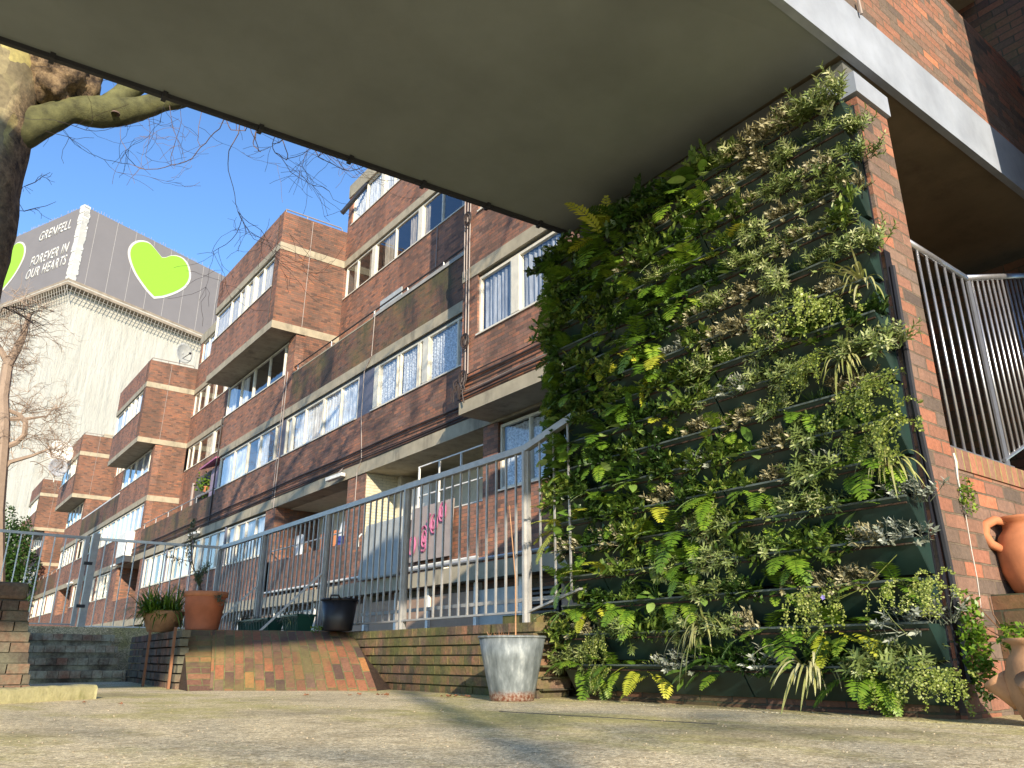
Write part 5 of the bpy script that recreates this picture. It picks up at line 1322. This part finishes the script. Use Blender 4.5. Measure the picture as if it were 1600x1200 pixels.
# drain joint in the paving
m_ = MB(); a = gz(780,1112,G); b = gz(1120,1132,G); m_.bar(a+Vector((0,0,.001)), b+Vector((0,0,.001)), .005, .004); tag(m_.build('paving_joint', M['asphalt']), kind='structure')

# ================================================================== TREES
def noise_tube(path, rads, n=28, amp=.03, freq=3.):
    """smooth, lumpy limb; returns MB + rough flags"""
    m = MB(); pts = [Vector(p) for p in path]; k = len(pts); prev = None
    for i, p in enumerate(pts):
        d = (pts[min(i+1,k-1)]-pts[max(i-1,0)]).normalized()
        sx = d.cross(Vector((0,1,0))).normalized() if prev is None else (prev-d*prev.dot(d)).normalized(); prev = sx; sy = d.cross(sx)
        for j in range(n):
            a = 2*math.pi*j/n; v = sx*math.cos(a)+sy*math.sin(a); q = p+v*rads[i]
            q = q+v*amp*(noise.noise(q*freq)+.5*noise.noise(q*freq*2.3)); m.v.append(tuple(q))
    for i in range(k-1):
        for j in range(n):
            jj = (j+1)%n; m.f.append((i*n+j, i*n+jj, (i+1)*n+jj, (i+1)*n+j)); m.c.append(0); m.mi.append(0); m.uv.append([(0,0)]*4)
    return m
def setrough(o, fn_):
    at = o.data.attributes.new('rough', 'FLOAT', 'POINT'); at.data.foreach_set('value', [fn_(Vector(v.co)) for v in o.data.vertices])
DT = 9.2
tr = thing('plane_tree', (-.12, DT, G), 'large plane tree with mottled bark, burr and bare hanging twigs at the upper left', 'tree')
def tp(mb, name, mat, smooth=True):
    o = mb.build(name, M[mat], tr, smooth=smooth); unparent_offset(o, tr); return o
# trunk: right edge follows the photo
edge = [(-140,1040),(-60,700),(-5,500),(18,400),(28,320),(48,240),(58,200)]
path, rads = [], []
zs = [G-.1, 1, 2, 3, 3.6, 4.2, 4.6, 5.0, 5.4, 5.8, 6.2, 6.6, 7.0, 7.6, 8.4, 10, 12.5, 15]
def edge_x(z):
    # X of the right silhouette at height z on plane Y=DT
    best = None
    for (a, b) in zip(edge[:-1], edge[1:]):
        qa, qb = gy(*a, DT), gy(*b, DT)
        if qa.z <= z <= qb.z: f = (z-qa.z)/(qb.z-qa.z); return qa.x+(qb.x-qa.x)*f
    return gy(*edge[0], DT).x if z < gy(*edge[0], DT).z else gy(*edge[-1], DT).x
for z in [G-.1+(15-G+.1)*i/60 for i in range(61)]:
    r = .62 if z < 5 else max(.30, .62-(z-5)*.03)
    e = edge_x(min(z, 8)); path.append((e-r, DT, z)); rads.append(r)
pp = []
for i in range(len(path)):
    a = path[max(i-2,0):i+3]; pp.append((sum(q[0] for q in a)/len(a), DT, path[i][2]))
m_ = noise_tube(pp, rads, 40, .05, 2.2); trk = tp(m_, 'trunk', 'bark')
def trough_(v):
    i = min(60, max(0, int((v.z-G+.1)/(15-G+.1)*60))); return max(0., min(1., (v.x-pp[i][0]-rads[i]*.5+.25*noise.noise(v*2.2))*6*max(0., min(1., (v.z-3.)/2))))
setrough(trk, trough_)
# burr
bc = gy(100, 128, DT-.1)
m_ = MB(); 
n1, n2 = 26, 40
for i in range(n1+1):
    th_ = math.pi*i/n1
    for j in range(n2):
        ph = 2*math.pi*j/n2; v = Vector((math.sin(th_)*math.cos(ph)*.47, math.sin(th_)*math.sin(ph)*.45, math.cos(th_)*.45)); nn_ = v.normalized()
        q = v*(1+.22*noise.noise(nn_*2.6)+.12*noise.noise(nn_*7)+.06*noise.noise(nn_*15)); m_.v.append((bc.x-.12+q.x, bc.y+q.y, bc.z+q.z))
for i in range(n1):
    for j in range(n2): jj = (j+1)%n2; m_.f.append((i*n2+j, (i+1)*n2+j, (i+1)*n2+jj, i*n2+jj)); m_.c.append(0); m_.mi.append(0); m_.uv.append([(0,0)]*4)
o = tp(m_, 'burr', 'bark'); setrough(o, lambda v: 1.)
# main limb to the right, then the fork
YB = DT-.2
lim = [gy(-60,235,YB), gy(30,203,YB), gy(75,185,YB), gy(110,172,YB), gy(150,176,YB), gy(190,176,YB), gy(230,166,YB), gy(265,158,YB), gy(300,150,YB), gy(350,120,YB-.3), gy(430,60,YB-.6), gy(520,-20,YB-1), gy(640,-100,YB-1.4)]
lr = [.30,.22,.165,.145,.18,.165,.13,.115,.105,.10,.09,.08,.06]
def densify(P_, R_, k=5):
    P2, R2 = [], []
    for i in range(len(P_)-1):
        for s_ in range(k): f = s_/k; g = f*f*(3-2*f); P2.append(P_[i].lerp(P_[i+1], f)); R2.append(R_[i]+(R_[i+1]-R_[i])*g)
    P2.append(P_[-1]); R2.append(R_[-1])
    for _ in range(3): P2 = [P2[0]]+[(P2[i-1]+P2[i]*2+P2[i+1])/4 for i in range(1, len(P2)-1)]+[P2[-1]]
    return P2, R2
a, b = densify(lim, lr); tp(noise_tube(a, b, 20, .02, 4), 'limb', 'branch')
lim2 = [gy(165,172,YB), gy(190,150,YB), gy(210,130,YB), gy(235,100,YB), gy(262,55,YB), gy(280,-20,YB), gy(300,-160,YB+.3)]
a, b = densify(lim2, [.13,.13,.14,.12,.11,.1,.08]); tp(noise_tube(a, b, 18, .02, 4), 'limb', 'branch')
m_ = MB(); kq = gy(181,176,YB-.16); m_.lathe([(.0,.0),(.03,.01),(.045,.0),(.05,-.02)], 12, tuple(kq)); tp(m_, 'knot', 'twig')
# twigs: recursive, hanging
def twig(m, p, d, L, r, depth, rng, sag=.05, wob=.22, kids=(2,4), n=3):
    segs = max(3, int(L/.09)); pts = [p.copy()]
    for i in range(segs):
        p = p+d*(L/segs); d = (d+Vector((rng.gauss(0,wob),rng.gauss(0,wob),rng.gauss(0,wob)-sag+.35*sag*i))*.6).normalized(); pts.append(p.copy())
    m.tube(pts, [max(r*(1-.6*i/segs), .0022) for i in range(segs+1)], n, 0, False)
    if depth > 0:
        for _ in range(rng.randint(*kids)):
            f = rng.uniform(.15,.98); q = pts[int(f*segs)]; dd_ = (d*.7+Vector((rng.gauss(0,.75),rng.gauss(0,.5),rng.gauss(0,.6)))).normalized()
            twig(m, q, dd_, L*rng.uniform(.45,.8), r*.62, depth-1, rng, sag, wob, kids, n)
rng = random.Random(1234); m_ = MB(); YT = DT-1.2
seeds = [((352,182),(-.25,-.9),1.7,4),((352,182),(.25,-.8),1.3,4),((400,205),(-.1,-1),1.3,4),((440,205),(.1,-1),1.2,4),((480,220),(.25,-.8),1.1,4),((375,190),(.0,-1),1.1,4),((232,168),(.1,-1),.6,3),((265,165),(.2,-1),.55,3),((500,232),(.9,-.55),1.0,3),((420,200),(.6,-.5),1.2,4),((90,190),(1,-.25),.6,2),((72,205),(1,-.35),.35,2)]
right = Vector((math.cos(AZ), -math.sin(AZ), 0))
for (p2, dr, L, dep) in seeds:
    p = gd(*p2, 8.6+rng.uniform(-.5,.5)); d = (right*dr[0]+Vector((0,0,dr[1]))+Vector((0,rng.gauss(0,.15),0))).normalized()
    twig(m_, p, d, L*1.45, .0075 if dep > 3 else .0045, dep-1, rng, .06, .38, (3,4))
for y0_, L in ((560,.55),(640,.5),(690,.45),(750,.6),(770,.5),(480,.4),(290,.3),(330,.35)):       # little shoots from the trunk edge
    p = gy(20+max(0,(500-y0_)*.1) if y0_ < 500 else 5, min(y0_, 480) if y0_ > 500 else y0_, DT); 
    twig(m_, p, (right*1+Vector((0,0,rng.gauss(-.05,.3)))).normalized(), L, .006, 2, rng, .0, .3, (1,3))
# crown over the walkway (casts the branch shadows on the block)
for i in range(46):
    p = Vector((rng.uniform(-2.5,3.5), rng.uniform(-1,9), rng.uniform(10.5,15)))
    twig(m_, p, Vector((rng.gauss(0,1),rng.gauss(0,1),rng.gauss(0,.5))).normalized(), rng.uniform(1.2,2.6), rng.uniform(.02,.05), 2, rng, .02, .25, (3,5))
tp(m_, 'twigs', 'twig', False)
for (a_, b_, r0) in (((-.4,DT,9),(2.2,4.5,12.5),.2), ((-.5,DT,10),(-1.5,2,14),.2), ((-.4,DT,11),(3,8,15),.16), ((-.5,DT,9.5),(.6,0,12.2),.18)):
    A_, B_ = Vector(a_), Vector(b_); P_ = [A_.lerp(B_, f)+Vector((.3*noise.noise(Vector((f*3,r0*9,1))),.3*noise.noise(Vector((f*3,5,r0))),.5*math.sin(f*3))) for f in (0,.15,.3,.45,.6,.75,.9,1)]
    tp(noise_tube(P_, [r0*(1-.6*f) for f in (0,.15,.3,.45,.6,.75,.9,1)], 12, .02, 3), 'limb', 'branch')

# bare tree in the distance before the tower
bt = thing('bare_tree', (*gd(5, 1000, 38).xy, -1.75), 'bare pale twiggy tree at the left edge in front of the wrapped tower', 'tree')
m_ = MB(); rng = random.Random(99); DD = 38
def bpt(px_, py_): return gd(px_, py_, DD)
trunkp = [bpt(-10,1000), bpt(-8,800), bpt(2,700), bpt(5,660), bpt(4,620), bpt(12,570), bpt(27,545), bpt(38,520), bpt(46,490)]
m_.tube(trunkp, [.4,.35,.3,.26,.24,.21,.17,.13,.08], 8)
m_.tube([bpt(5,700), bpt(25,692), bpt(38,680), bpt(40,660), bpt(30,648), bpt(12,640)], [.13,.12,.12,.12,.1,.07], 6)
m_.tube([bpt(0,740), bpt(15,722), bpt(50,712), bpt(80,700)], [.12,.1,.07,.03], 5); m_.tube([bpt(16,575), bpt(0,545), bpt(-15,520)], [.16,.12,.08], 6); m_.tube([bpt(5,655), bpt(40,655), bpt(75,650)], [.1,.08,.03], 5)
o = m_.build('trunk', M['twig_far'], bt); unparent_offset(o, bt)
m_ = MB()
for i in range(90):
    f = rng.random(); k = rng.choice([(46,490),(38,520),(27,545),(12,570),(4,620),(30,650),(40,660),(75,650),(50,712),(80,700),(-15,520),(0,545),(15,722),(38,680),(20,600)])
    p = bpt(*k)+Vector((rng.gauss(0,.25),0,rng.gauss(0,.25)))
    ang = rng.uniform(-.5,3.3); d = (right*math.cos(ang)+Vector((0,rng.gauss(0,.3),math.sin(ang)))).normalized()
    twig(m_, p, d, rng.uniform(.9,1.6), .02, 3, rng, .0, .26, (2,4))
o = m_.build('crown', M['twig_far'], bt); unparent_offset(o, bt)
# evergreen far left
t_ = thing('evergreen_tree', (*gd(0, 1000, 75).xy, -1.75), 'dark green tree beyond the fence at the far left', 'tree')
m_ = MB(); rng = random.Random(17); c = gd(-5, 905, 75)-t_.location
for i in range(13000):
    d = Vector((rng.gauss(0,1),rng.gauss(0,1),rng.gauss(0,1))); 
    d = d.normalized()*(rng.random()**.4); lob = 1+.35*noise.noise(d*2.4); p = c+Vector((d.x*2.6*lob, d.y*2.6*lob, d.z*5.2*lob)); a_ = Vector((rng.gauss(0,1),rng.gauss(0,1),rng.gauss(0,1))).normalized()*.15; b_ = a_.cross(Vector((rng.random(),rng.random(),rng.random()))).normalized()*.07
    m_.face([p-a_, p-b_, p+a_, p+b_], rng.random())
m_.build('crown', M['lf_dark'], t_); m_ = MB(); m_.tube([(0,0,0),(0,0,5)], [.25,.15], 8); m_.build('trunk', M['twig'], t_)

# bare tree behind the viewer: the branch shadows over the paving come from it
st2 = thing('street_tree', (-5.9, -15.1, G), 'bare tree behind the viewer whose shadow crosses the paving', 'tree')
m_ = MB(); rng = random.Random(55)
m_.tube([(-5.9,-15.1,G),(-5.85,-15.1,2),(-5.95,-15.0,4),(-5.8,-14.9,6),(-5.7,-15.1,8)], [.07,.065,.06,.05,.04], 10)
o = m_.build('trunk', M['bark'], st2); unparent_offset(o, st2); m_ = MB()
for i in range(9):
    z = rng.uniform(5.5, 8); a = rng.random()*6.28; twig(m_, Vector((-5.85,-15.05,z)), Vector((math.cos(a),math.sin(a),rng.uniform(.2,.8))).normalized(), rng.uniform(1.2,2.6), .03, 2, rng, .0, .2, (2,4))
o = m_.build('crown', M['twig'], st2); unparent_offset(o, st2)

# ================================================================== raised block behind the viewer (throws the shade on the steps and the fence)
rb = thing('raised_block', (-15, -8, 4), 'narrow raised brick storey behind the viewer that shades the fence', 'building')
m_ = MB(); m_.box(-6.3, -.5, -5.9, -5, 5.1, 10.6); o = m_.build('storeys', M['brick'], rb); unparent_offset(o, rb)
for x in (-6.2,): m_ = MB(); m_.box(x, x+.4, -5.7, -5.3, G, 5.1); o = m_.build('column', M['concrete_grey'], rb); unparent_offset(o, rb)
